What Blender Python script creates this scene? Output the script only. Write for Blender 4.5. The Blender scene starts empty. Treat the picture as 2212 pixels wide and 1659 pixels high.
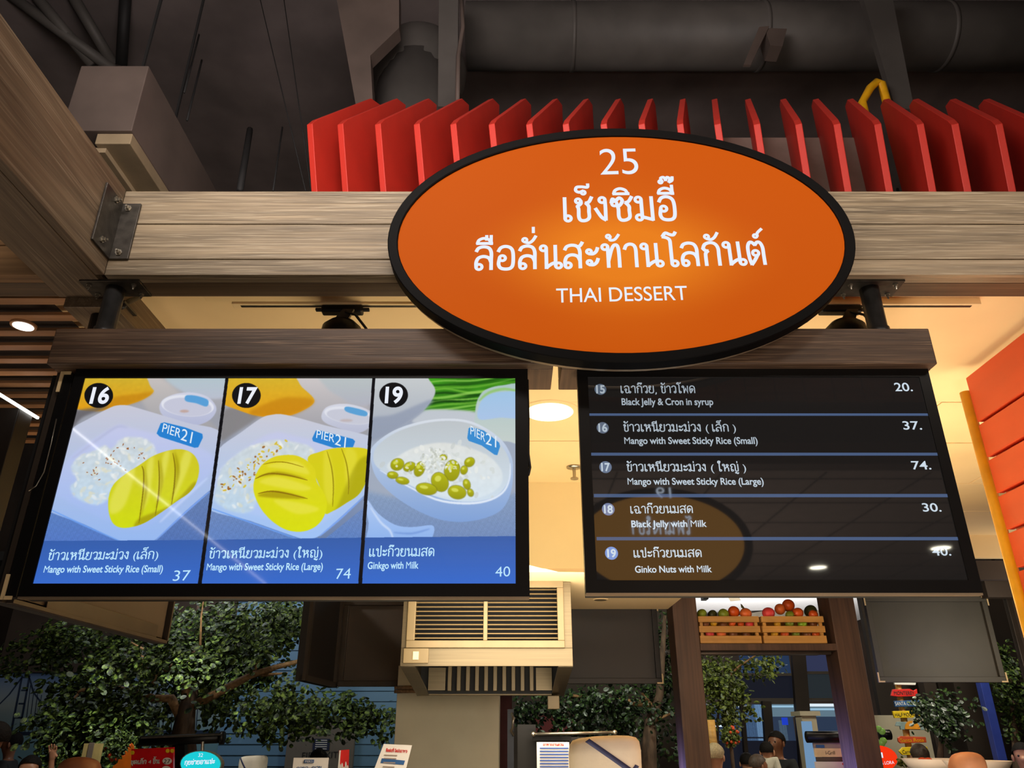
import bpy, math, random
import numpy as np
from mathutils import Vector, Matrix
random.seed(7); rng = np.random.default_rng(5)
SC = bpy.context.scene; COL = SC.collection
# ------------------------------------------------------------------ camera, world, lights, exposure
F = 1661.0; PITCH = math.radians(24.5); EYE = 1.6
cam = bpy.data.objects.new('camera', bpy.data.cameras.new('camera')); COL.objects.link(cam)
cam.data.sensor_width = 36; cam.data.lens = F*36/2212; cam.data.clip_start = .05; cam.data.clip_end = 100
cam.location = (0, 0, EYE); cam.rotation_euler = (math.pi/2+PITCH, 0, 0)
SC.camera = cam
SC.view_settings.view_transform = 'Standard'; SC.view_settings.look = 'None'
SC.view_settings.exposure = 0; SC.view_settings.gamma = 1; SC.view_settings.use_curve_mapping = False
w = bpy.data.worlds.new('world'); SC.world = w; w.use_nodes = True
w.node_tree.nodes['Background'].inputs[0].default_value = (.9, .85, .8, 1)
w.node_tree.nodes['Background'].inputs[1].default_value = .035
WARM = (1, .72, .42); NEUT = (1, .89, .76); COOL = (.55, .75, 1)
def area(name, loc, target, size, power, color, size_y=None):
    l = bpy.data.lights.new(name, 'AREA'); l.size = size; l.energy = power; l.color = color
    if size_y: l.shape = 'RECTANGLE'; l.size_y = size_y
    o = bpy.data.objects.new(name, l); COL.objects.link(o); o.location = loc
    if 'bounce' in name: l.spread = math.radians(115)
    if 'blue' in name: l.spread = math.radians(70)
    o.rotation_euler = (Vector(target)-Vector(loc)).to_track_quat('-Z', 'Y').to_euler(); return o
def spot(name, loc, target, power, color, ang=60, rad=.04, blend=.6):
    l = bpy.data.lights.new(name, 'SPOT'); l.energy = power; l.color = color; l.spot_size = math.radians(ang); l.spot_blend = blend; l.shadow_soft_size = rad
    o = bpy.data.objects.new(name, l); COL.objects.link(o); o.location = loc
    o.rotation_euler = (Vector(target)-Vector(loc)).to_track_quat('-Z', 'Y').to_euler(); return o
LIT = EYE
for lx, pw in ((-1.5, 4.5), (-.4, 4.2), (.9, 4.2), (2.2, 4.5)):      # track lamps over the aisle, in front of the beams
    area('aisle_lamp', (lx, .95, EYE+1.95), (lx*.95, 2.2, EYE+1.45), .22, pw, NEUT)
area('aisle_uplight', (.6, 1.5, EYE+1.72), (.6, 3.0, EYE+2.6), 3.4, 10, (1, .84, .74), .12)
area('high_ceiling_fill', (-.6, .6, EYE+2.3), (-.3, 3.6, EYE+5), 1.6, 75, (1, .9, .86), .6)  # added fill to lift the dark ceiling, no fixture here
area('booth_bounce', (.6, 3.4, .95), (.6, 3.6, 3), 2.6, 34, (1, .82, .55), 1.6)      # added upward light in place of bounce from the unseen counter
area('booth_bounce_right', (2.6, 3.2, 1.2), (2.6, 3.3, 3), 1.4, 20, (1, .80, .54))
area('slat_bounce', (-2.6, 3.0, .9), (-2.6, 3.1, 3), 1.2, 8, (1, .74, .52))
area('hood_lamp', (.2, 3.4, 1.2), (-.1, 5.2, 2.1), .5, 5, (1, .8, .5))
area('tree_fill_left', (-2.6, 6.2, 3.6), (-3.4, 8.2, 1.9), .3, 30, (1, .95, .85))  # soft fill added to light the left tree, source unseen
spot('tree_spot', (-2.9, 6.3, 3.9), (-3.35, 8.0, 2.2), 290, (.95, 1, .88), 46, .03, .8)
spot('tree_spot_right', (-1.9, 6.6, 3.9), (-2.1, 8.1, 1.9), 150, (.95, 1, .85), 30, .03, .9)
area('tree_fill_middle', (.9, 7.6, 3.6), (1.1, 9.4, 2.1), .3, 40, (.95, 1, .8))  # added light on the middle tree, not a fixture of the hall
area('tree_fill_right', (4.6, 8.0, 3.6), (4.4, 9.8, 2.0), .3, 30, (.95, 1, .85))  # likewise put in to light the right-hand tree
area('hall_fill_left', (-3.5, 9.0, 3.9), (-3.5, 10.9, 1.6), 1.0, 26, (.9, .95, 1))  # fill put in to brighten the mural and blue wall
area('hall_fill_middle', (0, 8.0, 3.7), (-.9, 10.6, 1.8), .8, 4, (1, .95, .9))  # weak added light on the clapboard wall
area('post_lamp', (1.7, 4.4, 2.6), (2.4, 6.4, 2.0), .5, 26, (1, .72, .5))
area('post_lamp_blue', (1.95, 6.5, 1.1), (2.5, 6.62, 1.3), .3, 5, (.2, .26, 1))
area('post_lamp_blue', (.95, 6.6, 1.1), (1.35, 6.62, 1.3), .2, 3, (.25, .3, 1))
area('far_ceiling_fill', (5.2, 15.5, 1.8), (5.4, 17.5, 4.5), 2.4, 420, (1, .97, .92))  # invented low light aimed up to whiten the far ceiling
area('right_screen_fill', (4.3, 5.7, 2.2), (3.7, 7.0, 2.3), .5, 9, (1, .9, .75))  # added fill so the olive screen back is not too dark
area('right_hall_lamp', (4.5, 7.9, 3.4), (4.4, 9.6, 1.5), .6, 24, (1, .85, .65))
area('staff_fill', (-.3, .9, 1.0), (.35, 3.0, 1.6), .3, 7, (1, .85, .68))  # added light on the capped worker, set low and out of view
area('plank_fill', (.8, 1.0, 1.1), (2.3, 2.6, 2.1), .4, 22, (1, .85, .72))  # put in to light the red planks, low so no screen mirrors it
area('rear_ceiling_fill', (.8, -2.4, 1.0), (.8, -2.6, 3), 3.0, 90, (1, .86, .76), 2.0)  # added upward fill for the mirrored ceiling, also lifts the room
area('low_hall_lamp', (0, 4.6, 2.3), (-.2, 7.2, 1.5), 1.2, 34, (1, .88, .70))
# ------------------------------------------------------------------ projection helpers: photograph pixel -> point in the place
CP, SP = math.cos(PITCH), math.sin(PITCH)
def ray(px, py):
    a = (px-1106)/F; b = (829.5-py)/F
    return Vector((a, CP-b*SP, SP+b*CP))
def PY(px, py, D): d = ray(px, py); t = D/d.y; return Vector((d.x*t, D, EYE+d.z*t))
def PZ(px, py, z): d = ray(px, py); t = (z-EYE)/d.z; return Vector((d.x*t, d.y*t, z))
def PX(px, py, x): d = ray(px, py); t = x/d.x; return Vector((x, d.y*t, EYE+d.z*t))
def lin(c): return tuple(((v/255)/12.92 if v/255 <= .04045 else ((v/255+.055)/1.055)**2.4) for v in c)
# ------------------------------------------------------------------ materials
MATS = {}
def nmat(name):
    m = bpy.data.materials.new(name); m.use_nodes = True; MATS[name] = m
    return m, m.node_tree.nodes, m.node_tree.links, m.node_tree.nodes['Principled BSDF']
def noise_ramp(n, l, scale, c1, c2, vec=(1, 1, 1), detail=4, lo=.35, hi=.65, dist=0):
    tc = n.new('ShaderNodeTexCoord'); mp = n.new('ShaderNodeMapping'); l.new(tc.outputs['Object'], mp.inputs[0]); mp.inputs['Scale'].default_value = vec
    t = n.new('ShaderNodeTexNoise'); t.inputs['Scale'].default_value = scale; t.inputs['Detail'].default_value = detail; t.inputs['Distortion'].default_value = dist
    l.new(mp.outputs[0], t.inputs['Vector'])
    r = n.new('ShaderNodeValToRGB'); r.color_ramp.elements[0].position = lo; r.color_ramp.elements[1].position = hi
    r.color_ramp.elements[0].color = (*c1, 1); r.color_ramp.elements[1].color = (*c2, 1); l.new(t.outputs[0], r.inputs[0])
    return t, r
def mat(name, rgb, rough=.5, metal=0, var=.12, scale=9, bump=0, spec=.5, vec=(1, 1, 1), coat=0):
    m, n, l, b = nmat(name); c = lin(rgb)
    t, r = noise_ramp(n, l, scale, tuple(max(0, v*(1-var)) for v in c), tuple(min(1, v*(1+var)) for v in c), vec)
    l.new(r.outputs[0], b.inputs['Base Color']); b.inputs['Roughness'].default_value = rough; b.inputs['Metallic'].default_value = metal
    b.inputs['Specular IOR Level'].default_value = spec; b.inputs['Coat Weight'].default_value = coat
    if bump:
        bp = n.new('ShaderNodeBump'); bp.inputs['Strength'].default_value = bump; bp.inputs['Distance'].default_value = .01
        l.new(t.outputs[0], bp.inputs['Height']); l.new(bp.outputs[0], b.inputs['Normal'])
    return m
def wood(name, c1, c2, axis='x', rough=.55, bump=.5, fine=1.0, streak=None):
    m, n, l, b = nmat(name)
    v = {'x': (.02, 1, 1), 'y': (1, .02, 1), 'z': (1, 1, .02)}[axis]
    t, r = noise_ramp(n, l, 60*fine, lin(c1), lin(c2), v, 6, .3, .7, .4)
    v2 = {'x': (.22, 1, 1), 'y': (1, .22, 1), 'z': (1, 1, .22)}[axis]
    t2, r2 = noise_ramp(n, l, 5, (.62, .60, .57), (1.15, 1.12, 1.08), v2, 3, .3, .7, 1.2)
    mx = n.new('ShaderNodeMixRGB'); mx.blend_type = 'MULTIPLY'; mx.inputs[0].default_value = 1
    l.new(r.outputs[0], mx.inputs[1]); l.new(r2.outputs[0], mx.inputs[2]); last = mx
    if streak:   # pale raised grain
        v3 = {'x': (.018, 1, 1), 'y': (1, .018, 1), 'z': (1, 1, .018)}[axis]
        t3, r3 = noise_ramp(n, l, 170*fine, (0, 0, 0), (1, 1, 1), v3, 4, .54, .74, .6)
        m2 = n.new('ShaderNodeMixRGB'); m2.inputs[2].default_value = (*lin(streak), 1); l.new(r3.outputs[0], m2.inputs[0]); l.new(mx.outputs[0], m2.inputs[1]); last = m2
    l.new(last.outputs[0], b.inputs['Base Color']); b.inputs['Roughness'].default_value = rough
    bp = n.new('ShaderNodeBump'); bp.inputs['Strength'].default_value = bump; bp.inputs['Distance'].default_value = .004
    l.new(t.outputs[0], bp.inputs['Height']); l.new(bp.outputs[0], b.inputs['Normal']); return m
def emit(name, rgb, s=1.0, gloss=False):
    m, n, l, b = nmat(name); b.inputs['Base Color'].default_value = (0, 0, 0, 1)
    b.inputs['Emission Color'].default_value = (*lin(rgb), 1); b.inputs['Emission Strength'].default_value = s
    b.inputs['Roughness'].default_value = .03 if gloss else .6; b.inputs['Specular IOR Level'].default_value = .5 if gloss else .1
    return m
M = {}
M['beam'] = wood('pale_weathered_wood', (104, 92, 74), (156, 140, 114), 'x', fine=1.7, bump=.8, streak=(176, 162, 136))
M['beam_y'] = wood('brown_weathered_wood', (92, 76, 58), (124, 106, 84), 'y', streak=(136, 120, 98))
M['beam_under'] = wood('under_wood', (74, 58, 42), (104, 84, 62), 'x', bump=.2)  # beam timber with the shade of its underside put into the colour
M['beam_orange'] = wood('orange_lit_wood', (118, 88, 58), (150, 116, 78), 'x', bump=.3)  # orange light falling on this beam is put into the wood colour
M['hang'] = wood('dark_stained_wood', (60, 44, 32), (92, 70, 52), 'x', fine=1.5, streak=(122, 98, 76))
M['hang_end'] = wood('end_grain_wood', (80, 58, 42), (112, 84, 62), 'y')
M['post_wood'] = wood('red_brown_wood', (72, 50, 38), (92, 66, 50), 'z', bump=.15)
M['crate'] = wood('pine_slat', (196, 142, 66), (222, 168, 88), 'x', bump=.2, fine=.6)
M['slat'] = wood('ceiling_slat', (158, 116, 80), (178, 134, 96), 'x', bump=.1)
M['bark'] = mat('tree_bark', (92, 70, 54), .8, var=.4, scale=22, bump=.7, vec=(1, 1, .3))
M['branch'] = mat('pale_branch', (150, 112, 74), .7, var=.3, scale=30, bump=.4)
M['black'] = mat('black_plastic', (15, 14, 14), .42, var=.1, spec=.22)
M['black_matte'] = mat('black_matte', (22, 21, 21), .7, var=.15)
M['dark_metal'] = mat('dark_steel', (74, 70, 64), .42, .75, var=.25, scale=30, bump=.1)
M['steel'] = mat('zinc_steel', (170, 164, 150), .3, .9, var=.15, scale=25)
M['pipe_black'] = mat('black_painted_pipe', (34, 33, 32), .35, var=.3, scale=30)
M['edge'] = mat('satin_aluminium', (170, 150, 124), .35, .6, var=.05)
M['brushed'] = mat('brushed_stainless', (106, 94, 72), .40, .7, var=.10, scale=14, vec=(.1, 1, 8))
M['hoodpaint'] = mat('satin_cream_metal', (124, 107, 75), .45, .2, var=.05)
M['ceiling'] = mat('cream_ceiling_paint', (234, 206, 156), .8, var=.03, scale=3)
M['cream_wall'] = mat('cream_wall_paint', (240, 222, 172), .8, var=.03, scale=2)
M['dark_ceiling'] = mat('dark_grey_ceiling', (104, 94, 92), .85, var=.25, scale=1.6)
M['duct'] = mat('grey_duct_wrap', (84, 80, 76), .6, var=.22, scale=2.2, bump=.2)
M['duct_brown'] = mat('brown_grey_duct', (92, 79, 72), .7, var=.18, scale=3, bump=.1)
M['duct_light'] = mat('duct_flange_paint', (150, 132, 104), .6, var=.15, scale=6)
M['fin'] = mat('red_painted_board', (206, 52, 38), .5, var=.06, scale=5)
M['plank_red'] = mat('orange_red_plank', (226, 84, 40), .45, var=.12, scale=3, vec=(1, .3, 1), bump=.15)
M['yellow'] = mat('yellow_paint', (238, 176, 20), .4, var=.12, scale=8)
M['grey_board'] = mat('grey_board', (150, 134, 122), .8, var=.08)
M['white_col'] = mat('off_white_plaster', (206, 198, 172), .8, var=.05, scale=3)
M['floor'] = mat('floor_tile', (120, 108, 96), .5, var=.1)
M['darkwall'] = mat('dark_brown_wall', (58, 46, 38), .8, var=.25, scale=1.5)
M['blueplank'] = mat('blue_clapboard', (86, 122, 152), .6, var=.06, scale=4, vec=(.3, 1, 1))
M['blue_post'] = mat('navy_blue_post', (44, 60, 140), .45, var=.08)
M['vertical_board'] = mat('grey_green_board', (142, 142, 124), .7, var=.08)
M['door'] = mat('grey_door', (104, 96, 88), .6, var=.05)
M['ink'] = mat('black_ink', (26, 26, 28), .6)
M['white'] = mat('white_board', (228, 224, 218), .5, var=.02)
M['mat_white'] = mat('white_wall_far', (225, 225, 228), .8, var=.02)
M['mat_beige_far'] = mat('beige_wall_far', (172, 160, 138), .8, var=.03)
M['tv_back'] = mat('monitor_back_brown', (78, 66, 56), .55, var=.12, scale=2)
M['tv_back_dark'] = mat('monitor_back_black', (36, 33, 31), .5, var=.12, scale=2)
M['tv_back_olive'] = mat('monitor_back_olive', (78, 74, 64), .5, var=.12, scale=2)
M['tv_rail'] = mat('bronze_rail', (74, 64, 55), .4, .4, var=.1)
M['rope'] = mat('rope_fibre', (140, 112, 84), .9, var=.3, scale=60, bump=.6)
M['cable'] = mat('black_cable', (28, 27, 26), .5)
M['glassmilk'] = emit('lamp_diffuser', (255, 240, 205), 3.2)
M['glass_cool'] = emit('cool_lamp', (255, 255, 250), 4.0)
M['skin'] = mat('skin', (196, 140, 108), .45, var=.06, scale=20)
M['skin_dark'] = mat('tan_skin', (150, 98, 70), .42, var=.08, scale=20)
M['hair'] = mat('black_hair', (26, 21, 18), .75, spec=.15, bump=.5, var=.3, scale=80)
M['hair_brown'] = mat('brown_hair', (80, 62, 50), .6, var=.3, scale=80)
M['hair_fair'] = mat('fair_hair', (186, 160, 120), .6, var=.2, scale=80)
M['cloth_white'] = mat('white_cloth', (236, 222, 202), .85, var=.03, scale=14, bump=.3)
M['cloth_navy'] = mat('navy_band', (58, 62, 100), .8, var=.08, scale=40, bump=.2)
M['cloth_black'] = mat('black_cloth', (34, 33, 34), .85)
M['cloth_suit'] = mat('charcoal_suit', (48, 46, 46), .85)
M['cloth_grey'] = mat('grey_cloth', (128, 132, 128), .85)
M['cloth_tee'] = mat('cream_tee', (206, 196, 176), .85)
# ------------------------------------------------------------------ mesh builder
class MB:
    def __init__(s): s.v = []; s.f = []
    def box(s, a, b):
        x0, y0, z0 = a; x1, y1, z1 = b; i = len(s.v)
        s.v += [(x0, y0, z0), (x1, y0, z0), (x1, y1, z0), (x0, y1, z0), (x0, y0, z1), (x1, y0, z1), (x1, y1, z1), (x0, y1, z1)]
        s.f += [[i+k for k in q] for q in ((0, 3, 2, 1), (4, 5, 6, 7), (0, 1, 5, 4), (1, 2, 6, 5), (2, 3, 7, 6), (3, 0, 4, 7))]; return s
    def prism(s, pts, ext):
        i = len(s.v); n = len(pts); e = Vector(ext)
        s.v += [tuple(p) for p in pts]+[tuple(Vector(p)+e) for p in pts]
        s.f += [[i+k for k in range(n)][::-1], [i+n+k for k in range(n)]]+[[i+k, i+(k+1) % n, i+n+(k+1) % n, i+n+k] for k in range(n)]; return s
    def quad(s, a, b, c, d):
        i = len(s.v); s.v += [tuple(a), tuple(b), tuple(c), tuple(d)]; s.f.append([i, i+1, i+2, i+3]); return s
    def bar(s, p, q, w, h, up=(0, 0, 1)):
        p = Vector(p); q = Vector(q); d = (q-p).normalized(); sx = d.cross(Vector(up)).normalized(); sz = sx.cross(d)
        return s.prism([p+sx*a*w/2+sz*b*h/2 for a, b in ((-1, -1), (1, -1), (1, 1), (-1, 1))], q-p)
    def tube(s, pts, r, n=10, caps=True):
        pts = [Vector(p) for p in pts]; rs = r if isinstance(r, (list, tuple)) else [r]*len(pts); rows = []
        up = Vector((0, 0, 1)); d0 = (pts[1]-pts[0]).normalized()
        if abs(d0.z) > .9: up = Vector((0, 1, 0))
        for k, p in enumerate(pts):
            d = (pts[min(k+1, len(pts)-1)]-pts[max(k-1, 0)]).normalized()
            a = d.cross(up).normalized(); b = a.cross(d); up = b
            rows.append(len(s.v)); s.v += [tuple(p+(a*math.cos(2*math.pi*j/n)+b*math.sin(2*math.pi*j/n))*rs[k]) for j in range(n)]
        for k in range(len(rows)-1):
            for j in range(n): s.f.append([rows[k]+j, rows[k]+(j+1) % n, rows[k+1]+(j+1) % n, rows[k+1]+j])
        if caps: s.f.append([rows[0]+j for j in range(n)][::-1]); s.f.append([rows[-1]+j for j in range(n)])
        return s
    def lathe(s, c, prof, n=20, axis='z'):
        c = Vector(c); rows = []
        for r, h in prof:
            rows.append(len(s.v))
            for j in range(n):
                a = 2*math.pi*j/n; x, y = r*math.cos(a), r*math.sin(a)
                s.v.append(tuple(c+(Vector((x, y, h)) if axis == 'z' else Vector((x, h, y)))))
        for k in range(len(rows)-1):
            for j in range(n): s.f.append([rows[k]+j, rows[k]+(j+1) % n, rows[k+1]+(j+1) % n, rows[k+1]+j])
        s.f.append([rows[0]+j for j in range(n)][::-1]); s.f.append([rows[-1]+j for j in range(n)]); return s
    def ball(s, c, r, n=14, m=9, rough=0):
        rx, ry, rz = r if isinstance(r, (tuple, list)) else (r, r, r); c = Vector(c); i = len(s.v)
        s.v.append(tuple(c-Vector((0, 0, rz))))
        for k in range(1, m):
            t = -math.pi/2+math.pi*k/m
            for j in range(n):
                a = 2*math.pi*j/n; q = 1+rough*random.uniform(-1, 1)
                s.v.append((c.x+rx*q*math.cos(t)*math.cos(a), c.y+ry*q*math.cos(t)*math.sin(a), c.z+rz*q*math.sin(t)))
        s.v.append(tuple(c+Vector((0, 0, rz)))); top = len(s.v)-1
        for j in range(n): s.f.append([i, i+1+(j+1) % n, i+1+j]); s.f.append([top, top-n+j, top-n+(j+1) % n])
        for k in range(m-2):
            for j in range(n): a = i+1+k*n; s.f.append([a+j, a+(j+1) % n, a+n+(j+1) % n, a+n+j])
        return s
    def build(s, name, m, parent=None, bevel=0, smooth=False, kind=None, seg=2):
        me = bpy.data.meshes.new(name); me.from_pydata([tuple(v) for v in s.v], [], s.f); me.update()
        o = bpy.data.objects.new(name, me); COL.objects.link(o); me.materials.append(M[m] if isinstance(m, str) else m)
        if smooth: me.polygons.foreach_set('use_smooth', [True]*len(me.polygons))
        if bevel:
            b = o.modifiers.new('bevel', 'BEVEL'); b.width = bevel; b.segments = seg; b.limit_method = 'ANGLE'; b.angle_limit = .6
        if parent is not None: attach(o, parent)
        if kind: o['kind'] = kind
        return o
def wloc(o):
    l = Vector(o.location)
    while o.parent: o = o.parent; l += Vector(o.location)
    return l
def attach(o, parent):
    o.parent = parent; o.matrix_parent_inverse = Matrix.Translation(-wloc(parent)) if parent.type == 'EMPTY' else Matrix()
def thing(name, label, cat, loc, group=None):
    o = bpy.data.objects.new(name, None); COL.objects.link(o); o.location = loc; o.empty_display_size = .05
    o['label'] = label; o['category'] = cat
    if group: o['group'] = group
    return o
def tag(o, label, cat, group=None):
    o['label'] = label; o['category'] = cat
    if group: o['group'] = group
    return o
def struct(o): o['kind'] = 'structure'; return o
# ------------------------------------------------------------------ Thai stroke letters (centre lines) and built-in Latin letters
def S(*p): return ('s', p)
def Ln(*p): return ('l', p)
def O(x, y, r=.125): return ('o', (x, y, r))
T = {
 'เ': (.40, [Ln((.1, 1), (.1, .1)), O(.205, .11)]),
 'แ': (.80, [Ln((.1, 1), (.1, .1)), O(.205, .11), Ln((.5, 1), (.5, .1)), O(.605, .11)]),
 'โ': (.56, [S((.50, 1.50), (.42, 1.38), (.28, 1.40), (.12, 1.47), (.0, 1.32)), S((.0, 1.30), (.16, 1.25), (.26, 1.14), (.27, .9), (.27, .5), (.27, .1)), O(.375, .11)]),
 'ใ': (.56, [O(.22, 1.22, .09), S((.13, 1.22), (.14, 1.38), (.27, 1.46), (.38, 1.36), (.30, 1.14), (.26, .9), (.26, .1)), O(.365, .11)]),
 'า': (.58, [S((.02, .78), (.09, .94), (.24, 1), (.38, .94), (.44, .76), (.44, .4), (.44, 0))]),
 'ะ': (.56, [O(.13, .70, .095), S((.13, .605), (.28, .60), (.40, .70), (.46, .86)), O(.13, .22, .095), S((.13, .125), (.28, .12), (.40, .22), (.46, .38))]),
 'ก': (.76, [S((.12, 0), (.12, .40), (.14, .54), (.22, .63)), S((.22, .63), (.12, .66), (.05, .74)), S((.05, .74), (.13, .92), (.33, 1), (.52, .94), (.62, .74), (.62, .4), (.62, 0))]),
 'ข': (.68, [O(.15, .89, .10), S((.25, .89), (.25, .76), (.12, .63)), S((.12, .63), (.16, .5), (.16, .16), (.24, .02), (.42, .02), (.54, .14), (.54, .5), (.54, 1))]),
 'ช': (.70, [O(.15, .86, .10), S((.25, .86), (.25, .74), (.12, .62)), S((.12, .62), (.16, .5), (.16, .16), (.24, .02), (.42, .02), (.54, .14), (.54, .4), (.54, .62), (.44, .76)), S((.44, .76), (.56, .82), (.66, 1.02))]),
 'ซ': (.86, [O(.14, .72, .105), S((.03, .76), (.08, .92), (.20, .84)), S((.20, .84), (.33, .97), (.44, .86), (.38, .70), (.26, .58)), S((.26, .58), (.28, .46), (.28, .16), (.36, .02), (.54, .02), (.68, .14), (.68, .42), (.68, .60), (.56, .76)), S((.56, .76), (.68, .82), (.80, 1.02))]),
 'ง': (.56, [O(.30, .885), S((.405, .885), (.41, .5), (.40, .03)), S((.40, .03), (.24, .16), (.04, .52))]),
 'ม': (.78, [O(.13, .885), Ln((.235, .885), (.235, .12)), O(.13, .115), Ln((.235, .14), (.62, .02)), Ln((.62, 0), (.62, 1))]),
 'น': (.82, [O(.13, .885), Ln((.235, .885), (.235, 0)), S((.235, .03), (.42, .18), (.58, .25)), Ln((.58, 1), (.58, .12)), O(.685, .115)]),
 'อ': (.76, [O(.22, .48), S((.115, .48), (.08, .22), (.16, .05), (.36, 0), (.54, .05), (.62, .24), (.62, .72), (.53, .93), (.34, 1), (.16, .94), (.07, .78))]),
 'ล': (.78, [S((.07, .80), (.15, .94), (.34, 1), (.54, .94), (.63, .74), (.63, .4), (.63, 0)), S((.63, .30), (.54, .50), (.34, .57), (.15, .50), (.07, .32), (.07, .12)), O(.175, .115)]),
 'ส': (.80, [S((.07, .80), (.15, .94), (.34, 1), (.54, .94), (.63, .74), (.63, .4), (.63, 0)), S((.63, .30), (.54, .50), (.34, .57), (.15, .50), (.07, .32), (.07, .12)), O(.175, .115), S((.54, .90), (.66, .98), (.74, 1.12))]),
 'ห': (.84, [O(.13, .885), Ln((.235, .885), (.235, 0)), S((.235, .24), (.38, .50), (.58, .66), (.66, .80)), O(.56, .85), S((.50, .60), (.66, .46), (.68, .2), (.68, 0))]),
 'ย': (.74, [O(.19, .885), S((.085, .885), (.08, .70), (.24, .56)), S((.24, .56), (.09, .42), (.08, .18), (.17, .03), (.36, 0), (.53, .05), (.60, .22), (.60, .6), (.60, 1))]),
 'ว': (.62, [S((.03, .80), (.11, .94), (.28, 1), (.44, .94), (.50, .74), (.50, .4), (.50, .12)), O(.395, .115)]),
 'ต': (.78, [S((.14, 0), (.08, .3), (.07, .74), (.14, .95), (.24, .98), (.35, .86)), S((.35, .86), (.45, .98), (.56, .95), (.63, .74), (.63, .4), (.63, 0)), O(.34, .50), S((.40, .41), (.28, .2), (.14, 0))]),
 'ด': (.78, [S((.14, 0), (.07, .3), (.07, .70), (.16, .93), (.35, 1), (.54, .93), (.63, .72), (.63, .4), (.63, 0)), O(.32, .50), S((.39, .42), (.28, .2), (.14, 0))]),
 'ท': (.80, [O(.13, .885), Ln((.235, .885), (.235, 0)), S((.235, .25), (.36, .72), (.46, .94), (.57, .97), (.63, .84), (.65, .5), (.65, 0))]),
 'พ': (.86, [O(.13, .885), Ln((.235, .885), (.235, 0)), Ln((.235, 0), (.46, .66), (.68, 0), (.70, 1))]),
 'ป': (.72, [O(.13, .885), S((.235, .885), (.235, .16), (.30, .02), (.48, .02), (.56, .14), (.56, .8), (.56, 1.38))]),
 'ฉ': (.88, [S((.07, .80), (.15, .94), (.34, 1), (.52, .94), (.60, .74), (.60, .4), (.60, .12)), O(.705, .115), S((.60, .12), (.42, .01), (.24, .06), (.22, .34)), O(.22, .46)]),
 'ญ': (1.02, [S((.12, .20), (.12, .44), (.22, .63)), O(.225, .115), S((.22, .63), (.05, .74)), S((.05, .74), (.13, .93), (.33, 1), (.50, .93), (.56, .72), (.56, .16)), S((.56, .1), (.64, .02), (.80, .02), (.88, .14), (.88, 1)), O(.62, -.22, .08), S((.70, -.22), (.80, -.36), (.90, -.2))]),
 'ฎ': (.5, []), 'จ': (.66, [O(.16, .44), S((.2, .34), (.34, .0), (.5, .2), (.54, .7), (.42, .95), (.24, 1), (.05, .82))]),
 'ร': (.60, [O(.20, .115), S((.30, .12), (.42, .3), (.46, .55), (.3, .68), (.12, .66)), S((.12, .66), (.06, .82), (.2, .98), (.46, .92))]),
 ',': (.3, [S((.12, .06), (.12, -.08), (.05, -.2))]),
}
UP = {'ั': [O(-.36, 1.27, .09), S((-.36, 1.18), (-.20, 1.14), (-.06, 1.24), (.06, 1.44))],
 'ิ': [S((-.52, 1.15), (-.46, 1.30), (-.28, 1.38), (-.08, 1.31), (.0, 1.15)), Ln((-.54, 1.15), (.05, 1.15))],
 'ี': [S((-.52, 1.15), (-.46, 1.30), (-.28, 1.38), (-.08, 1.31), (.0, 1.15)), Ln((-.54, 1.15), (.05, 1.15)), Ln((0, 1.1), (0, 1.50))],
 'ื': [S((-.52, 1.15), (-.46, 1.30), (-.28, 1.38), (-.08, 1.31), (.0, 1.15)), Ln((-.54, 1.15), (.05, 1.15)), Ln((0, 1.1), (0, 1.50)), Ln((-.17, 1.3), (-.17, 1.50))],
 '็': [O(-.14, 1.22, .08), S((-.14, 1.30), (-.30, 1.24), (-.42, 1.32), (-.38, 1.46), (-.2, 1.48), (.02, 1.46), (.04, 1.60))]}
TONE = {'่': [Ln((-.03, 1.18), (-.03, 1.42))],
 '้': [O(-.36, 1.36, .08), S((-.28, 1.36), (-.30, 1.20), (-.12, 1.22), (.04, 1.44))],
 '๊': [O(-.40, 1.24, .07), S((-.33, 1.24), (-.38, 1.40), (-.26, 1.44), (-.20, 1.30)), S((-.20, 1.30), (-.14, 1.44), (-.04, 1.38), (-.08, 1.22)), S((-.08, 1.22), (.04, 1.30), (.06, 1.46))],
 '์': [O(-.2, 1.26, .08), S((-.12, 1.26), (-.10, 1.40), (.08, 1.58))]}
DN = {'ู': [O(-.24, -.2, .07), S((-.17, -.2), (-.16, -.38), (0, -.38), (.0, -.12))], 'ุ': [O(-.08, -.2, .07), Ln((0, -.2), (0, -.42))]}
def catmull(p, k=6, closed=False):
    p = [Vector((a[0], a[1])) for a in p]; n = len(p); out = []
    for i in range(n if closed else n-1):
        g = (lambda j: p[j % n]) if closed else (lambda j: p[max(0, min(n-1, j))])
        a, b, c, d = g(i-1), g(i), g(i+1), g(i+2)
        for t in range(k):
            u = t/k; out.append(.5*((2*b)+(c-a)*u+(2*a-5*b+4*c-d)*u*u+(3*b-a-3*c+d)*u**3))
    if not closed: out.append(p[-1])
    return out
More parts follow.
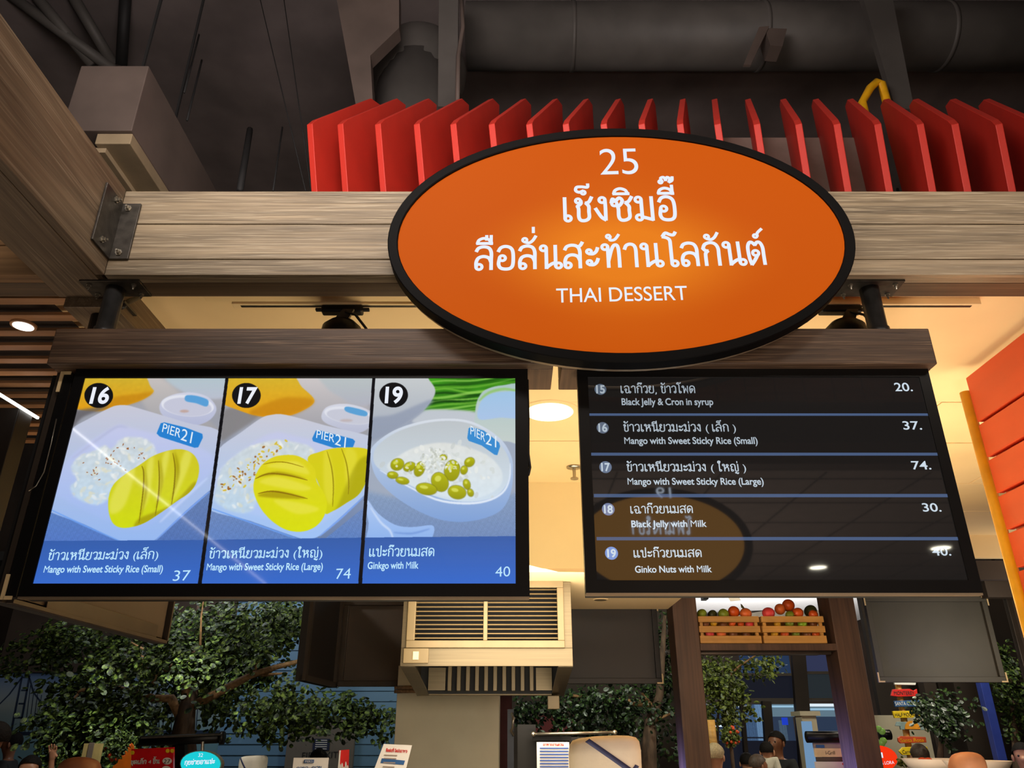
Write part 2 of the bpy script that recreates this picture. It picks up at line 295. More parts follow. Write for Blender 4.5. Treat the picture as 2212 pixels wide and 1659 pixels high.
def ribbon(V, Fc, pts, w, closed=False, ext=0):
    n = len(pts)
    if not closed and ext:
        pts = list(pts); a = (pts[0]-pts[1]).normalized(); b = (pts[-1]-pts[-2]).normalized(); pts[0] = pts[0]+a*ext; pts[-1] = pts[-1]+b*ext
    i = len(V)
    for k in range(n):
        if closed: d1 = (pts[k]-pts[k-1]).normalized(); d2 = (pts[(k+1) % n]-pts[k]).normalized()
        else:
            d1 = (pts[k]-pts[k-1]).normalized() if k else (pts[1]-pts[0]).normalized(); d2 = (pts[k+1]-pts[k]).normalized() if k < n-1 else d1
        nn = Vector((-(d1.y+d2.y), d1.x+d2.x)); L = nn.length or 1; nn /= L; c = max(.45, Vector((-d2.y, d2.x)).dot(nn)); nn *= w/2/c
        V += [pts[k]+nn, pts[k]-nn]
    for k in range(n if closed else n-1): a = i+2*k; b = i+2*((k+1) % n); Fc.append([a, a+1, b+1, b])
def put(V, Fc, st, ox, oy, w):
    for kind, p in st:
        if kind == 'o': ribbon(V, Fc, [Vector((ox+p[0]+p[2]*.92*math.cos(a*math.pi/8), oy+p[1]+p[2]*.92*math.sin(a*math.pi/8))) for a in range(16)], w*.85, True)
        else:
            q = catmull(p) if kind == 's' and len(p) > 2 else [Vector(a) for a in p]
            ribbon(V, Fc, [a+Vector((ox, oy)) for a in q], w, ext=w*.2)
LAT = {}
def cache_latin():
    chars = {0.0: 'PIER21-STFXxit0369478.,:AHLMNOBYCUZ', -.004: '25374016', .003: 'THAIDESR ', .018: 'MangowithSweetStickyRice(Small)LargeGinkgoMilkBlackJelly&CroninsyrupNutsbd', .03: '15167890', .01: '20.374'}
    obs = []
    def mk(body, off):
        cu = bpy.data.curves.new('tmp', 'FONT'); cu.body = body; cu.offset = off; cu.resolution_u = 7
        o = bpy.data.objects.new('tmp', cu); COL.objects.link(o); obs.append(o); return o
    todo = [(ch, off, mk(ch, off), mk('I'+ch+'I', off)) for off, cs in chars.items() for ch in sorted(set(cs)-{' '})]
    base = {off: mk('II', off) for off in chars}
    dg = bpy.context.evaluated_depsgraph_get()
    def ms(o):
        me = bpy.data.meshes.new_from_object(o.evaluated_get(dg)); v = [Vector((q.co.x, q.co.y)) for q in me.vertices]; f = [list(p.vertices) for p in me.polygons]; bpy.data.meshes.remove(me); return v, f
    bw = {off: max(v.x for v in ms(o)[0]) for off, o in base.items()}
    for ch, off, a, b in todo:
        vs, fs = ms(a); LAT[(ch, off)] = (max(v.x for v in ms(b)[0])-bw[off], vs, fs)
    for o in obs: c = o.data; bpy.data.objects.remove(o); bpy.data.curves.remove(c)
cache_latin()
def latin(ch, off):
    key = (ch, 0.0 if ch == 'M' else off)
    if key not in LAT:
        def wid(body):
            cu = bpy.data.curves.new('tmp', 'FONT'); cu.body = body; cu.offset = off; cu.resolution_u = 4
            o = bpy.data.objects.new('tmp', cu); COL.objects.link(o); dg = bpy.context.evaluated_depsgraph_get(); me = bpy.data.meshes.new_from_object(o.evaluated_get(dg))
            vs = [Vector((v.co.x, v.co.y)) for v in me.vertices]; fs = [list(p.vertices) for p in me.polygons]
            bpy.data.objects.remove(o); bpy.data.meshes.remove(me); bpy.data.curves.remove(cu); return vs, fs
        vs, fs = wid(ch)
        a = max(v.x for v in wid('I'+ch+'I')[0])-max(v.x for v in wid('II')[0])
        LAT[key] = (a, vs, fs)
    return LAT[key]
def layout(text, w, off, latin_scale=1.42):
    V = []; Fc = []; x = 0; rx = 0; tall = False; hasup = False
    for ch in text:
        if ch in T:
            adv, st = T[ch]; put(V, Fc, st, x, 0, w); rx = x+adv-.16 if ch not in 'ซชส' else x+adv-.20; x += adv+.05; hasup = False; tall = ch == 'ป'
            if ch in 'นฉ': rx -= .10
        elif ch in UP: put(V, Fc, UP[ch], rx-(.16 if tall else 0), 0, w*.9); hasup = True
        elif ch in TONE: put(V, Fc, TONE[ch], rx-(.16 if tall else 0), .42 if hasup else 0, w*.85)
        elif ch in DN: put(V, Fc, DN[ch], rx, 0, w*.9)
        elif ch == ' ': x += .36
        else:
            a, vs, fs = latin(ch, off); i = len(V); sc = latin_scale
            V += [Vector((x+v.x*sc, v.y*sc)) for v in vs]; Fc += [[i+k for k in f] for f in fs]; x += a*sc
    return V, Fc, x
def letters(text, A, B, h, m, parent, w=.13, off=0.0, lift=Vector((0, -.0012, 0)), up=None, name='lettering', lsc=1.42):
    """a line of writing from A to B, h = letter height, lying on the surface"""
    V, Fc, width = layout(text, w, off, lsc)
    x0 = min(v.x for v in V); x1 = max(v.x for v in V); A = Vector(A); B = Vector(B); ex = (B-A)/(x1-x0); up = up or Vector((0, 0, 1)); 
    b = MB(); b.v = [tuple(A+ex*(v.x-x0)+up*(v.y*h)+lift) for v in V]; b.f = Fc
    return b.build(name, m, parent)
M['ink_white'] = emit('letter_glow_white', (232, 242, 255), 1.0)
# ------------------------------------------------------------------ the room
fl = struct(MB().box((-9, -5, -.1), (11, 24, 0)).build('floor', 'floor'))
struct(MB().box((-9, -5, 6.9), (11, 12.4, 7.0)).build('ceiling', 'dark_ceiling'))
struct(MB().box((-9.1, -5, 0), (-9, 24, 7)).build('wall_left', 'darkwall'))
struct(MB().box((11, -5, 0), (11.1, 24, 7)).build('wall_right', 'darkwall'))
struct(MB().box((-9, 24, 0), (11, 24.1, 7)).build('wall_back', 'darkwall'))
struct(MB().box((-9, -5.1, 0), (11, -5, 7)).build('wall_rear', 'darkwall'))
def ceiling_far():
    a = PY(1480, 1285, 15.5); z = a.z
    struct(MB().box((2.2, 12.5, 4.45), (9.5, 23.9, 4.55)).build('ceiling', 'mat_white'))
ceiling_far()
# ------------------------------------------------------------------ big beam with its side beams
BD = 2.15
zt = PY(1106, 413, BD).z; zb = PY(1106, 594, BD).z; zm1 = PY(1106, 484, BD).z; zm2 = PY(1106, 560, BD).z; BT = .138
xl = PY(225, 592, BD).x
bb = thing('timber_beam', 'wide pale weathered timber beam running across behind the orange oval sign', 'beam', (0, BD, zb))
MB().box((xl, BD, zm1+.0015), (3.1, BD+.05, zt)).build('board', 'beam', bb, .003)
MB().box((xl, BD, zm2+.0015), (3.1, BD+.05, zm1-.0015)).build('board', 'beam', bb, .003)
MB().box((xl, BD, zb), (3.1, BD+.05, zm2-.0015)).build('board', 'beam', bb, .003)
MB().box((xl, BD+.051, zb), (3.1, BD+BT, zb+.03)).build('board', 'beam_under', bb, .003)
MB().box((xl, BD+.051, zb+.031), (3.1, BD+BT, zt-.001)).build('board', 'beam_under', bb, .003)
# steel corner bracket
br = thing('corner_bracket', 'dark steel corner bracket bolted where the left side beam meets the wide pale beam', 'bracket', (xl, BD, zb))
p1, p2 = PY(262, 441, BD-.006), PY(303, 441, BD-.006); q1, q2 = PY(230, 562, BD-.006), PY(279, 562, BD-.006)
yb = BD-.006
bx0 = xl+.004; bx1 = (p2.x+q2.x)/2; bz0 = PY(0, 560, yb).z; bz1 = PY(0, 441, yb).z
MB().box((bx0, yb-.004, bz0), (bx1, yb+.004, bz1)).build('plate', 'dark_metal', br, .001)
MB().box((bx0-.001, yb-.115, bz0), (bx0+.006, yb-.004, bz1)).build('plate', 'dark_metal', br, .001)
def bolt(c, ax, parent, r=.008):
    c = Vector(c); ax = Vector(ax); MB().tube([c, c+ax*.004, c+ax*.004, c+ax*.012, c+ax*.012, c+ax*.02], [r*1.5, r*1.5, r*.95, r*.95, r*.5, r*.5], 6).build('bolt', 'steel', parent)
for px, py in ((278, 451), (257, 546)): bolt(PY(px, py, yb-.004), (0, -1, 0), br)
for dy, z in ((.05, bz1-.02), (.07, bz0+.03)): bolt((bx0+.006, yb-dy, z), (1, 0, 0), br)
# side beam running towards the viewer, its underside and the beam going on behind
SBX1 = xl+.001; SBX0 = xl-.22
sb = thing('side_beam', 'brown timber beam running forward to the upper left corner of the view', 'beam', (xl, 1.2, zb))
MB().box((SBX1-.03, .5, zb), (SBX1, BD+.0, zt+.004)).build('board', 'beam_y', sb, .002)
MB().box((SBX0, .5, zb-.002), (SBX1-.031, BD+BT, zb+.03)).build('board', 'beam_y', sb, .002)
MB().box((SBX0, .5, zb+.031), (SBX1-.031, BD+BT, zt)).build('board', 'beam_y', sb, .002)
sb2 = thing('rear_side_beam', 'brown timber beam running back under the cream ceiling behind the left post', 'beam', (xl, BD+.6, zb))
MB().box((SBX0+.02, BD+BT+.002, zb-.04), (SBX1-.02, BD+1.6, zb+.12)).build('board', 'beam_y', sb2, .003)
MB().box((SBX0+.02, BD+BT+.002, zb+.121), (SBX1-.02, BD+1.6, zt)).build('board', 'beam_y', sb2, .003)
lb = thing('left_beam', 'orange lit timber beam left of the side beam in front of the slatted ceiling', 'beam', (-2, BD, zb))
zl = PY(0, 530, BD).z
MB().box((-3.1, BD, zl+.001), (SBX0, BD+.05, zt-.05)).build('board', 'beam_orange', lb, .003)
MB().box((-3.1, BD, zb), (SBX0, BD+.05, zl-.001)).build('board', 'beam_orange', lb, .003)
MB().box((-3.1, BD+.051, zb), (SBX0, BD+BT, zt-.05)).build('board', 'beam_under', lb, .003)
# ------------------------------------------------------------------ hanging beams that carry the screens
HD = 2.15; hz1 = PY(0, 709, HD).z; hz0 = PY(0, 786, HD).z; HT = .20
def hang(x0, x1, label):
    t = thing('hanging_beam', label, 'beam', ((x0+x1)/2, HD, hz0))
    MB().box((x0, HD, hz0), (x1, HD+.04, hz1)).build('board', 'hang', t, .004)
    MB().box((x0, HD+.041, hz0), (x1, HD+HT, hz0+.04)).build('board', 'hang_end', t, .003)
    MB().box((x0, HD+.041, hz0+.041), (x1, HD+HT, hz1)).build('board', 'hang', t, .003)
    return t
hx0 = (PY(120, 709, HD).x+PY(100, 788, HD).x)/2; hx1 = PY(1196, 786, HD).x
h1 = hang(hx0, hx1, 'dark stained hanging beam above the screen with three dessert pictures')
gx0 = PY(1214, 786, HD).x; gx1 = (PY(2008, 709, HD).x+PY(2024, 786, HD).x)/2
h2 = hang(gx0, gx1, 'dark stained hanging beam above the black price list screen')
def post(px, py0, y, label, both=False):
    p = PY(px, py0, y); x = p.x
    t = thing('hanging_post', label, 'post', (x, y, hz1))
    MB().tube([(x, y, hz1), (x, y, hz1+.035), (x, y, hz1+.036), (x, y, zb-.006)], [.036, .036, .031, .031], 20).build('pipe', 'pipe_black', t, smooth=True)
    MB().box((x-.10, y-.05, zb-.008), (x+.10, y+.05, zb)).build('flange_plate', 'dark_metal', t, .001)
    for sx in (-.075, .075):
        for sy in (-.03, .03): bolt((x+sx, y+sy, zb-.008), (0, 0, -1), t, .006)
post(240, 665, BD+.075, 'front black pipe post at the left end of the picture screen beam')
post(216, 690, BD+.21, 'rear black pipe post half hidden behind the front left pipe post')
post(1886, 665, BD+.075, 'black pipe post on the right, between track light and beam end')
cb = MB().tube([PY(262, 662, 2.32), PY(275, 652, 2.36), PY(296, 641, 2.42)], .012, 8).build('cable', 'cable', None, smooth=True)
tag(cb, 'thick black cable rising behind the left pipe posts to the beam', 'cable')
# ------------------------------------------------------------------ screens
def gauss(a, s):
    r = int(3*s)+1; k = np.exp(-np.arange(-r, r+1)**2/(2*s*s)); k /= k.sum()
    for ax in (0, 1):
        p = [(0, 0)]*a.ndim; p[ax] = (r, r); b = np.pad(a, p, mode='edge'); o = np.zeros_like(a)
        for i, kk in enumerate(k):
            sl = [slice(None)]*a.ndim; sl[ax] = slice(i, i+a.shape[ax]); o += kk*b[tuple(sl)]
        a = o
    return a
class Paint:
    def __init__(s, W, H, x0, x1, z0, z1, D): s.W, s.H, s.r, s.D = W, H, (x0, x1, z0, z1), D; s.im = np.zeros((H, W, 3)); s.panel = None; s.Y, s.X = np.mgrid[0:H, 0:W].astype(float)
    def uv(s, p):
        q = PY(p[0], p[1], s.D); x0, x1, z0, z1 = s.r; return ((q.x-x0)/(x1-x0)*s.W, (z1-q.z)/(z1-z0)*s.H)
    def mask(s, pts, smooth=True, blur=1.0):
        q = [s.uv(p) for p in pts]
        if smooth: q = [(v.x, v.y) for v in catmull(q, 5, True)]
        q = np.array(q); pad = int(3*blur)+3
        xa, xb = max(0, int(q[:, 0].min())-pad), min(s.W, int(q[:, 0].max())+pad); ya, yb = max(0, int(q[:, 1].min())-pad), min(s.H, int(q[:, 1].max())+pad)
        if xa >= xb or ya >= yb: return (slice(0, 1), slice(0, 1)), np.zeros((1, 1))
        X = s.X[ya:yb, xa:xb]; Y = s.Y[ya:yb, xa:xb]; ins = np.zeros(X.shape, bool); j = len(q)-1
        for i in range(len(q)):
            xi, yi = q[i]; xj, yj = q[j]
            if yi != yj:
                r0, r1 = max(0, int(min(yi, yj))-ya), min(yb-ya, int(max(yi, yj))+2-ya)
                if r1 > r0: Ys = Y[r0:r1]; ins[r0:r1] ^= ((yi > Ys) != (yj > Ys)) & (X[r0:r1] < (xj-xi)*(Ys-yi)/(yj-yi)+xi)
            j = i
        return (slice(ya, yb), slice(xa, xb)), gauss(ins.astype(float), max(.6, blur))
    def full(s, r): m = np.zeros((s.H, s.W)); m[r[0]] = r[1]; return m
    def keep(s, *a, **k): return s.full(s.fill(*a, **k))
    def fill(s, pts, c, c2=None, d=(0, 1), smooth=True, blur=1.0, a=1.0, clip=None, tex=None):
        sl, m = s.mask(pts, smooth, blur); m = m*a
        if s.panel is not None: m = m*s.panel[sl]
        if clip is not None: m = m*clip[sl]
        c = np.array(c, float)/255
        if c2 is not None:
            q = np.array([s.uv(p) for p in pts]); t = (s.X[sl]*d[0]+s.Y[sl]*d[1]); qt = q[:, 0]*d[0]+q[:, 1]*d[1]
            t = np.clip((t-qt.min())/(qt.max()-qt.min()+1e-6), 0, 1)[..., None]; c = c*(1-t)+np.array(c2)/255*t
        if tex is not None: c = c*(1+tex[sl][..., None])
        s.im[sl] = s.im[sl]*(1-m[..., None])+c*m[..., None]; return sl, m
    def ell(s, x, y, rx, ry, c, **k):
        rot = k.pop('rot', 0); cr, sr = math.cos(rot), math.sin(rot)
        return s.fill([(x+rx*math.cos(t)*cr-ry*math.sin(t)*sr, y+rx*math.cos(t)*sr+ry*math.sin(t)*cr) for t in np.linspace(0, 2*math.pi, 14)[:-1]], c, **k)
    def line(s, pts, w, c, **k):
        n = len(pts); L = []; R = []
        q = [(v.x, v.y) for v in catmull(pts, 4)]
        for i in range(len(q)):
            a = q[max(0, i-1)]; b = q[min(len(q)-1, i+1)]; d = math.hypot(b[0]-a[0], b[1]-a[1]) or 1; nx, ny = -(b[1]-a[1])/d, (b[0]-a[0])/d
            ww = w*math.sin(math.pi*(i+.6)/(len(q)+.2))**.5 if k.get('taper', True) else w
            L.append((q[i][0]+nx*ww/2, q[i][1]+ny*ww/2)); R.append((q[i][0]-nx*ww/2, q[i][1]-ny*ww/2))
        k.pop('taper', None); return s.fill(L+R[::-1], c, smooth=False, **k)
    def image(s, name):
        im = bpy.data.images.new(name, s.W, s.H, float_buffer=False); a = np.ones((s.H, s.W, 4), np.float32); a[..., :3] = np.clip(s.im, 0, 1)[::-1]
        im.pixels.foreach_set(a.ravel()); im.update(); im.pack(); return im
SD = 2.19
sx0 = (PY(181, 818, SD).x+PY(73, 1269, SD).x)/2; sx1 = (PY(1111, 817, SD).x+PY(1116, 1254, SD).x)/2
sz1 = PY(0, 817.5, SD).z; sz0 = PY(0, 1261, SD).z
fx0 = (PY(165, 796, SD).x+PY(38, 1298, SD).x)/2; fx1 = (PY(1138, 796, SD).x+PY(1146, 1283, SD).x)/2; fz1 = PY(0, 796, SD).z; fz0 = PY(0, 1289, SD).z
P = Paint(1700, int(1700*(sz1-sz0)/(sx1-sx0)), sx0, sx1, sz0, sz1, SD)
def dessert_art():
    R = lambda s: gauss(rng.normal(0, 1, (P.H, P.W)), s)*s*1.8
    nz = R(5)*.35; ncl = np.kron(gauss(rng.normal(0, 1, (P.H//8+1, P.W//8+1)), 3.2)*5.5, np.ones((8, 8)))[:P.H, :P.W]; ncl = gauss(ncl, 4)
    # woven place mat, seen between the dishes
    ang = .5; U = P.X*math.cos(ang)+P.Y*math.sin(ang); V = -P.X*math.sin(ang)*1.5+P.Y*math.cos(ang)*1.5
    weave = .20*np.sign(np.sin(U*.85))*np.sign(np.sin(V*.85)); weave = gauss(weave, .7)
    full = lambda xa, xb, xc, xd: [(xa, 814), (xb, 814), (xc, 1275), (xd, 1275)]
    for k, (q, cx) in enumerate(((full(160, 492, 418, 60), 0), (full(492, 808, 776, 418), 0), (full(808, 1125, 1130, 776), 0))):
        P.fill(q, (176, 172, 172), (88, 116, 166), smooth=False, tex=.04*ncl)
    PN = []
    for xs in ((60, 492, 427, 40), (492, 808, 776, 427), (808, 1135, 1140, 776)):
        q = [(xs[0], 800), (xs[1], 800), (xs[2], 1300), (xs[3], 1300)]; PN.append(P.full(P.mask(q, False, .6)))
    P.panel = PN[0]
    # ---- picture one
    P.fill([(430, 1075), (460, 1040), (460, 1200), (60, 1200), (108, 1085), (330, 1175)], (104, 128, 172), (78, 112, 182), smooth=False, tex=weave)
    P.fill([(95, 1100), (108, 1090), (260, 1175), (85, 1175)], (92, 128, 190), (84, 120, 196), smooth=False, tex=weave*.8)
    P.fill([(300, 830), (350, 818), (420, 880), (500, 960), (480, 1000), (330, 900)], (196, 190, 188), (140, 142, 150), blur=7)
    P.fill([(355, 805), (500, 805), (500, 850), (455, 862), (400, 850)], (176, 196, 202), (184, 190, 206), blur=5)
    P.fill([(160, 880), (168, 850), (185, 808), (300, 808), (325, 835), (331, 847), (306, 864), (262, 878), (205, 888)], (206, 178, 50), (226, 156, 22), blur=1.8, tex=.05*nz)
    P.fill([(240, 860), (300, 850), (331, 847), (306, 864), (262, 878), (205, 888)], (186, 120, 14), blur=5, a=.55)
    P.fill([(150, 905), (160, 888), (235, 878), (180, 900), (157, 922)], (96, 92, 96), blur=5, a=.8)
    P.fill([(344, 880), (353, 862), (382, 850), (418, 848), (450, 858), (467, 880), (460, 900), (440, 914), (408, 921), (375, 912), (352, 898)], (206, 208, 224), (176, 182, 212), blur=1.6)
    P.ell(405, 876, 57, 23, (224, 226, 236), blur=1.5, rot=.08); P.ell(405, 879, 52, 20, (196, 198, 216), blur=2, rot=.08)
    P.fill([(402, 854), (425, 855), (449, 864), (446, 878), (424, 871), (401, 866)], (88, 158, 214), blur=1.6)
    P.ell(398, 888, 10, 3, (190, 150, 130), blur=2.5, a=.7)
    pl = [(100, 1100), (112, 1065), (142, 960), (156, 926), (190, 905), (232, 883), (250, 876), (272, 875), (300, 882), (400, 912), (480, 938), (476, 1040), (452, 1060), (400, 1105), (335, 1166), (300, 1172), (258, 1168), (180, 1132)]
    m = P.keep(pl, (200, 200, 214), (150, 184, 240), blur=1.3)
    P.line([(104, 1098), (180, 1134), (262, 1170)], 3, (110, 160, 240), blur=1.5); P.line([(452, 1062), (400, 1107), (335, 1168)], 4, (120, 160, 235), blur=1.5)
    P.fill([(140, 1000), (185, 960), (250, 920), (275, 922), (380, 950), (460, 985), (440, 1040), (330, 1130), (270, 1140), (140, 1080), (122, 1060)], (196, 200, 232), (158, 186, 240), blur=6, clip=m)
    P.line([(156, 990), (210, 950), (252, 922), (275, 924)], 5, (178, 184, 216), blur=4, a=.8); P.line([(448, 1032), (400, 1075), (345, 1128)], 6, (190, 208, 245), blur=3, a=.9)
    rice = [(154, 1010), (172, 985), (200, 975), (225, 962), (240, 970), (262, 948), (290, 944), (318, 950), (334, 968), (336, 990), (310, 1012), (270, 1030), (244, 1050), (236, 1075), (212, 1090), (182, 1084), (160, 1070), (152, 1050), (166, 1036)]
    def ricef(pts, n, box, seed):
        rr = random.Random(seed); m = P.keep(pts, (206, 214, 218), (188, 212, 232), blur=4, tex=.07*nz)
        for _ in range(n):
            x = rr.uniform(box[0], box[1]); y = rr.uniform(box[2], box[3]); c = rr.choice([(230, 232, 226), (216, 222, 224), (194, 208, 216), (222, 218, 190), (240, 242, 240), (206, 214, 214)])
            P.ell(x, y, rr.uniform(4, 10), rr.uniform(2, 4.2), c, rot=rr.uniform(0, 3.1), blur=1.8, a=.6, clip=m)
        return m
    ricef(rice, 190, (150, 338, 942, 1090), 1)
    rr = random.Random(4)
    for _ in range(34):
        c = rr.choice([(262, 965), (238, 990), (205, 1008), (210, 1022), (250, 1004), (280, 975), (300, 985)])
        P.ell(c[0]+rr.gauss(0, 9), c[1]+rr.gauss(0, 7), rr.uniform(1.6, 3), 1.1, (150, 84, 40), rot=rr.uniform(0, 3), blur=.7, a=.85)
    mg = [(236, 1112), (234, 1078), (244, 1048), (268, 1026), (300, 1005), (330, 985), (360, 974), (388, 970), (410, 976), (424, 990), (430, 1012), (424, 1042), (408, 1064), (382, 1082), (350, 1105), (310, 1130), (272, 1140), (248, 1134)]
    m = P.keep(mg, (206, 196, 40), (208, 220, 20), blur=1.2, tex=.02*nz)
    for a in ([(262, 1030), (292, 1010), (270, 1090), (240, 1110), (238, 1080)], [(318, 1000), (332, 990), (322, 1070), (306, 1100)], [(352, 985), (366, 978), (350, 1050), (338, 1080)], [(396, 980), (414, 984), (390, 1050), (372, 1076)]):
        P.fill(a, (228, 226, 96), blur=5, a=.7, clip=m)
    for a in ([(312, 1004), (312, 1060), (300, 1128), (318, 1060)], [(344, 990), (346, 1050), (332, 1110), (352, 1040)], [(376, 974), (380, 1030), (366, 1088), (388, 1020)], [(300, 1120), (370, 1090), (420, 1040), (410, 1070), (300, 1140)]):
        P.fill(a, (160, 146, 10), blur=4, a=.75, clip=m)
    for a in ([(306, 1006), (310, 1020), (309, 1060), (300, 1130)], [(342, 994), (344, 1030), (342, 1070), (335, 1114)], [(373, 978), (378, 1010), (376, 1050), (370, 1090)]): P.line(a, 3, (132, 112, 8), blur=.8, a=.9)
    P.fill([(355, 912), (400, 923), (437, 937), (438, 945), (428, 966), (420, 967), (345, 943), (338, 936), (347, 914)], (40, 128, 208), smooth=False, blur=1)
    P.panel = PN[1]
    # ---- picture two
    P.fill([(440, 1090), (700, 1165), (830, 1060), (830, 1200), (420, 1200)], (120, 140, 180), (84, 124, 196), smooth=False, tex=weave)
    P.fill([(560, 830), (640, 815), (760, 830), (800, 900), (760, 960), (600, 880)], (204, 198, 198), (150, 150, 158), blur=8)
    P.fill([(476, 900), (500, 880), (560, 895), (500, 940), (476, 950)], (128, 124, 124), blur=6, a=.8)
    P.fill([(690, 800), (810, 800), (806, 866), (770, 876), (735, 858), (704, 836)], (186, 196, 194), (176, 178, 190), blur=5)
    P.fill([(482, 870), (486, 840), (492, 808), (620, 808), (652, 836), (679, 865), (655, 886), (612, 900), (556, 898), (510, 884)], (212, 180, 48), (228, 158, 22), blur=1.6, tex=.04*nz)
    P.fill([(600, 862), (640, 858), (679, 865), (655, 886), (612, 900), (556, 898), (540, 888)], (190, 122, 14), blur=6, a=.6)
    P.fill([(694, 900), (704, 880), (735, 872), (770, 876), (800, 890), (800, 920), (770, 936), (735, 926), (704, 914)], (212, 214, 226), (182, 186, 208), blur=1.5)
    P.ell(754, 897, 54, 18, (222, 224, 234), rot=.15, blur=1.5); P.ell(754, 900, 49, 15, (198, 200, 214), rot=.15, blur=2); P.fill([(749, 878), (790, 888), (788, 899), (748, 889)], (92, 160, 212), blur=1.4); P.ell(748, 908, 14, 3, (186, 164, 156), blur=3, a=.6)
    pl = [(440, 1092), (462, 1010), (474, 968), (520, 934), (562, 904), (585, 896), (618, 896), (700, 918), (830, 955), (830, 1020), (784, 1072), (735, 1118), (695, 1154), (668, 1164), (640, 1160), (540, 1125)]
    m = P.keep(pl, (202, 202, 214), (158, 194, 246), blur=1.3)
    P.fill([(470, 1020), (540, 960), (590, 935), (630, 940), (800, 990), (770, 1060), (680, 1140), (620, 1130), (460, 1080)], (196, 200, 230), (170, 198, 244), blur=6, clip=m)
    P.line([(445, 1094), (540, 1128), (640, 1163)], 3, (110, 160, 240), blur=1.4); P.line([(784, 1074), (735, 1120), (690, 1158)], 4, (124, 164, 238), blur=1.4)
    ricef([(462, 1075), (470, 1040), (478, 1012), (500, 990), (530, 968), (565, 956), (600, 950), (650, 958), (678, 972), (660, 1000), (580, 1030), (556, 1080), (540, 1105), (505, 1106), (476, 1092)], 170, (462, 680, 952, 1106), 2)
    for _ in range(60):
        t = rr.random(); x = 485+t*120+rr.gauss(0, 10); y = 1055-t*95+rr.gauss(0, 9)
        P.ell(x, y, rr.uniform(1.4, 4.5), rr.uniform(1, 2.4), rr.choice([(150, 90, 30), (212, 176, 40), (216, 190, 50)]), rot=rr.uniform(0, 3), blur=.8, a=.85)
    m = P.keep([(664, 992), (690, 976), (722, 968), (760, 966), (792, 970), (800, 985), (794, 1030), (776, 1066), (748, 1086), (718, 1104), (700, 1106), (690, 1050)], (216, 204, 30), (206, 206, 16), blur=1.2)
    for a in ([(700, 975), (712, 985), (722, 1040), (714, 1090), (700, 1060)], [(745, 970), (770, 980), (765, 1030), (750, 1060)]): P.fill(a, (230, 222, 70), blur=5, a=.55, clip=m)
    P.fill([(770, 1000), (800, 990), (780, 1070), (720, 1108), (730, 1090)], (158, 150, 8), blur=5, a=.6, clip=m)
    for a in ([(706, 974), (716, 1010), (720, 1050), (718, 1094)], [(737, 968), (748, 1000), (753, 1040), (752, 1068)]): P.line(a, 2.6, (140, 122, 8), blur=.8, a=.8)
    mg = [(548, 1062), (550, 1034), (562, 1008), (584, 990), (610, 983), (640, 984), (664, 996), (680, 1014), (684, 1040), (700, 1066), (706, 1092), (698, 1118), (680, 1138), (652, 1148), (618, 1144), (586, 1124), (562, 1096)]
    m = P.keep(mg, (220, 208, 34), (216, 222, 14), blur=1.2, tex=.015*nz)
    for a in ([(575, 1006), (640, 996), (668, 1024), (620, 1014)], [(560, 1040), (600, 1030), (670, 1052), (650, 1060), (590, 1050)], [(590, 1080), (650, 1086), (690, 1100), (640, 1110)]): P.fill(a, (236, 228, 92), blur=4, a=.55, clip=m)
    for a in ([(556, 1030), (600, 1018), (662, 1034), (600, 1026)], [(556, 1070), (600, 1060), (660, 1076), (600, 1076)]): P.fill(a, (160, 138, 6), blur=3, a=.7, clip=m)
    for a, ww in (([(568, 1003), (592, 998), (620, 999), (656, 1009)], 1.8), ([(551, 1034), (580, 1023), (620, 1026), (664, 1037)], 3.2), ([(557, 1066), (585, 1061), (620, 1066), (664, 1077)], 3.2)): P.line(a, ww, (140, 110, 6), blur=.8, a=.95)
    P.fill([(688, 929), (762, 948), (767, 953), (762, 966), (740, 966), (720, 967), (676, 953), (674, 947), (682, 930)], (44, 130, 208), smooth=False, blur=1)
    P.panel = PN[2]
    # ---- picture three
    P.fill([(790, 1000), (1130, 1000), (1130, 1200), (780, 1200)], (150, 168, 190), (104, 132, 184), smooth=False, tex=weave*.75)
    P.fill([(806, 930), (1130, 900), (1130, 1060), (790, 1060)], (160, 170, 188), blur=8)
    P.fill([(900, 800), (1130, 800), (1130, 900), (1030, 896), (905, 890)], (52, 128, 24), smooth=False, blur=3, tex=.1*ncl)
    for i in range(16):
        y = 818+i*4.6; P.line([(905, y+10), (960, y+4+6*math.sin(i)), (1030, y+rr.uniform(-6, 8)), (1130, y-14)], rr.uniform(2, 6), rr.choice([(120, 190, 60), (28, 84, 14), (84, 160, 36), (16, 60, 10), (150, 210, 90)]), blur=2.2, a=.75)
    P.fill([(900, 896), (930, 884), (1030, 890), (1030, 915), (900, 915)], (192, 198, 206), blur=4)
    P.fill([(800, 800), (905, 800), (928, 822), (940, 842), (934, 862), (912, 890), (888, 908), (850, 930), (800, 952), (795, 870)], (202, 206, 206), (162, 170, 186), blur=1.8)
    P.fill([(800, 905), (850, 895), (934, 862), (912, 890), (860, 925), (800, 952)], (140, 150, 172), blur=5, a=.7)
    P.fill([(1026, 930), (1026, 890), (1032, 862), (1048, 842), (1085, 832), (1130, 838), (1130, 950), (1095, 953), (1050, 948)], (172, 196, 196), (196, 206, 202), blur=1.8)
    P.fill([(1034, 905), (1036, 872), (1056, 852), (1090, 846), (1130, 850), (1130, 900), (1080, 902)], (160, 196, 228), (170, 196, 230), blur=2); P.line([(1034, 866), (1056, 848), (1090, 840), (1125, 846)], 6, (140, 196, 100), blur=2.4, a=.8)
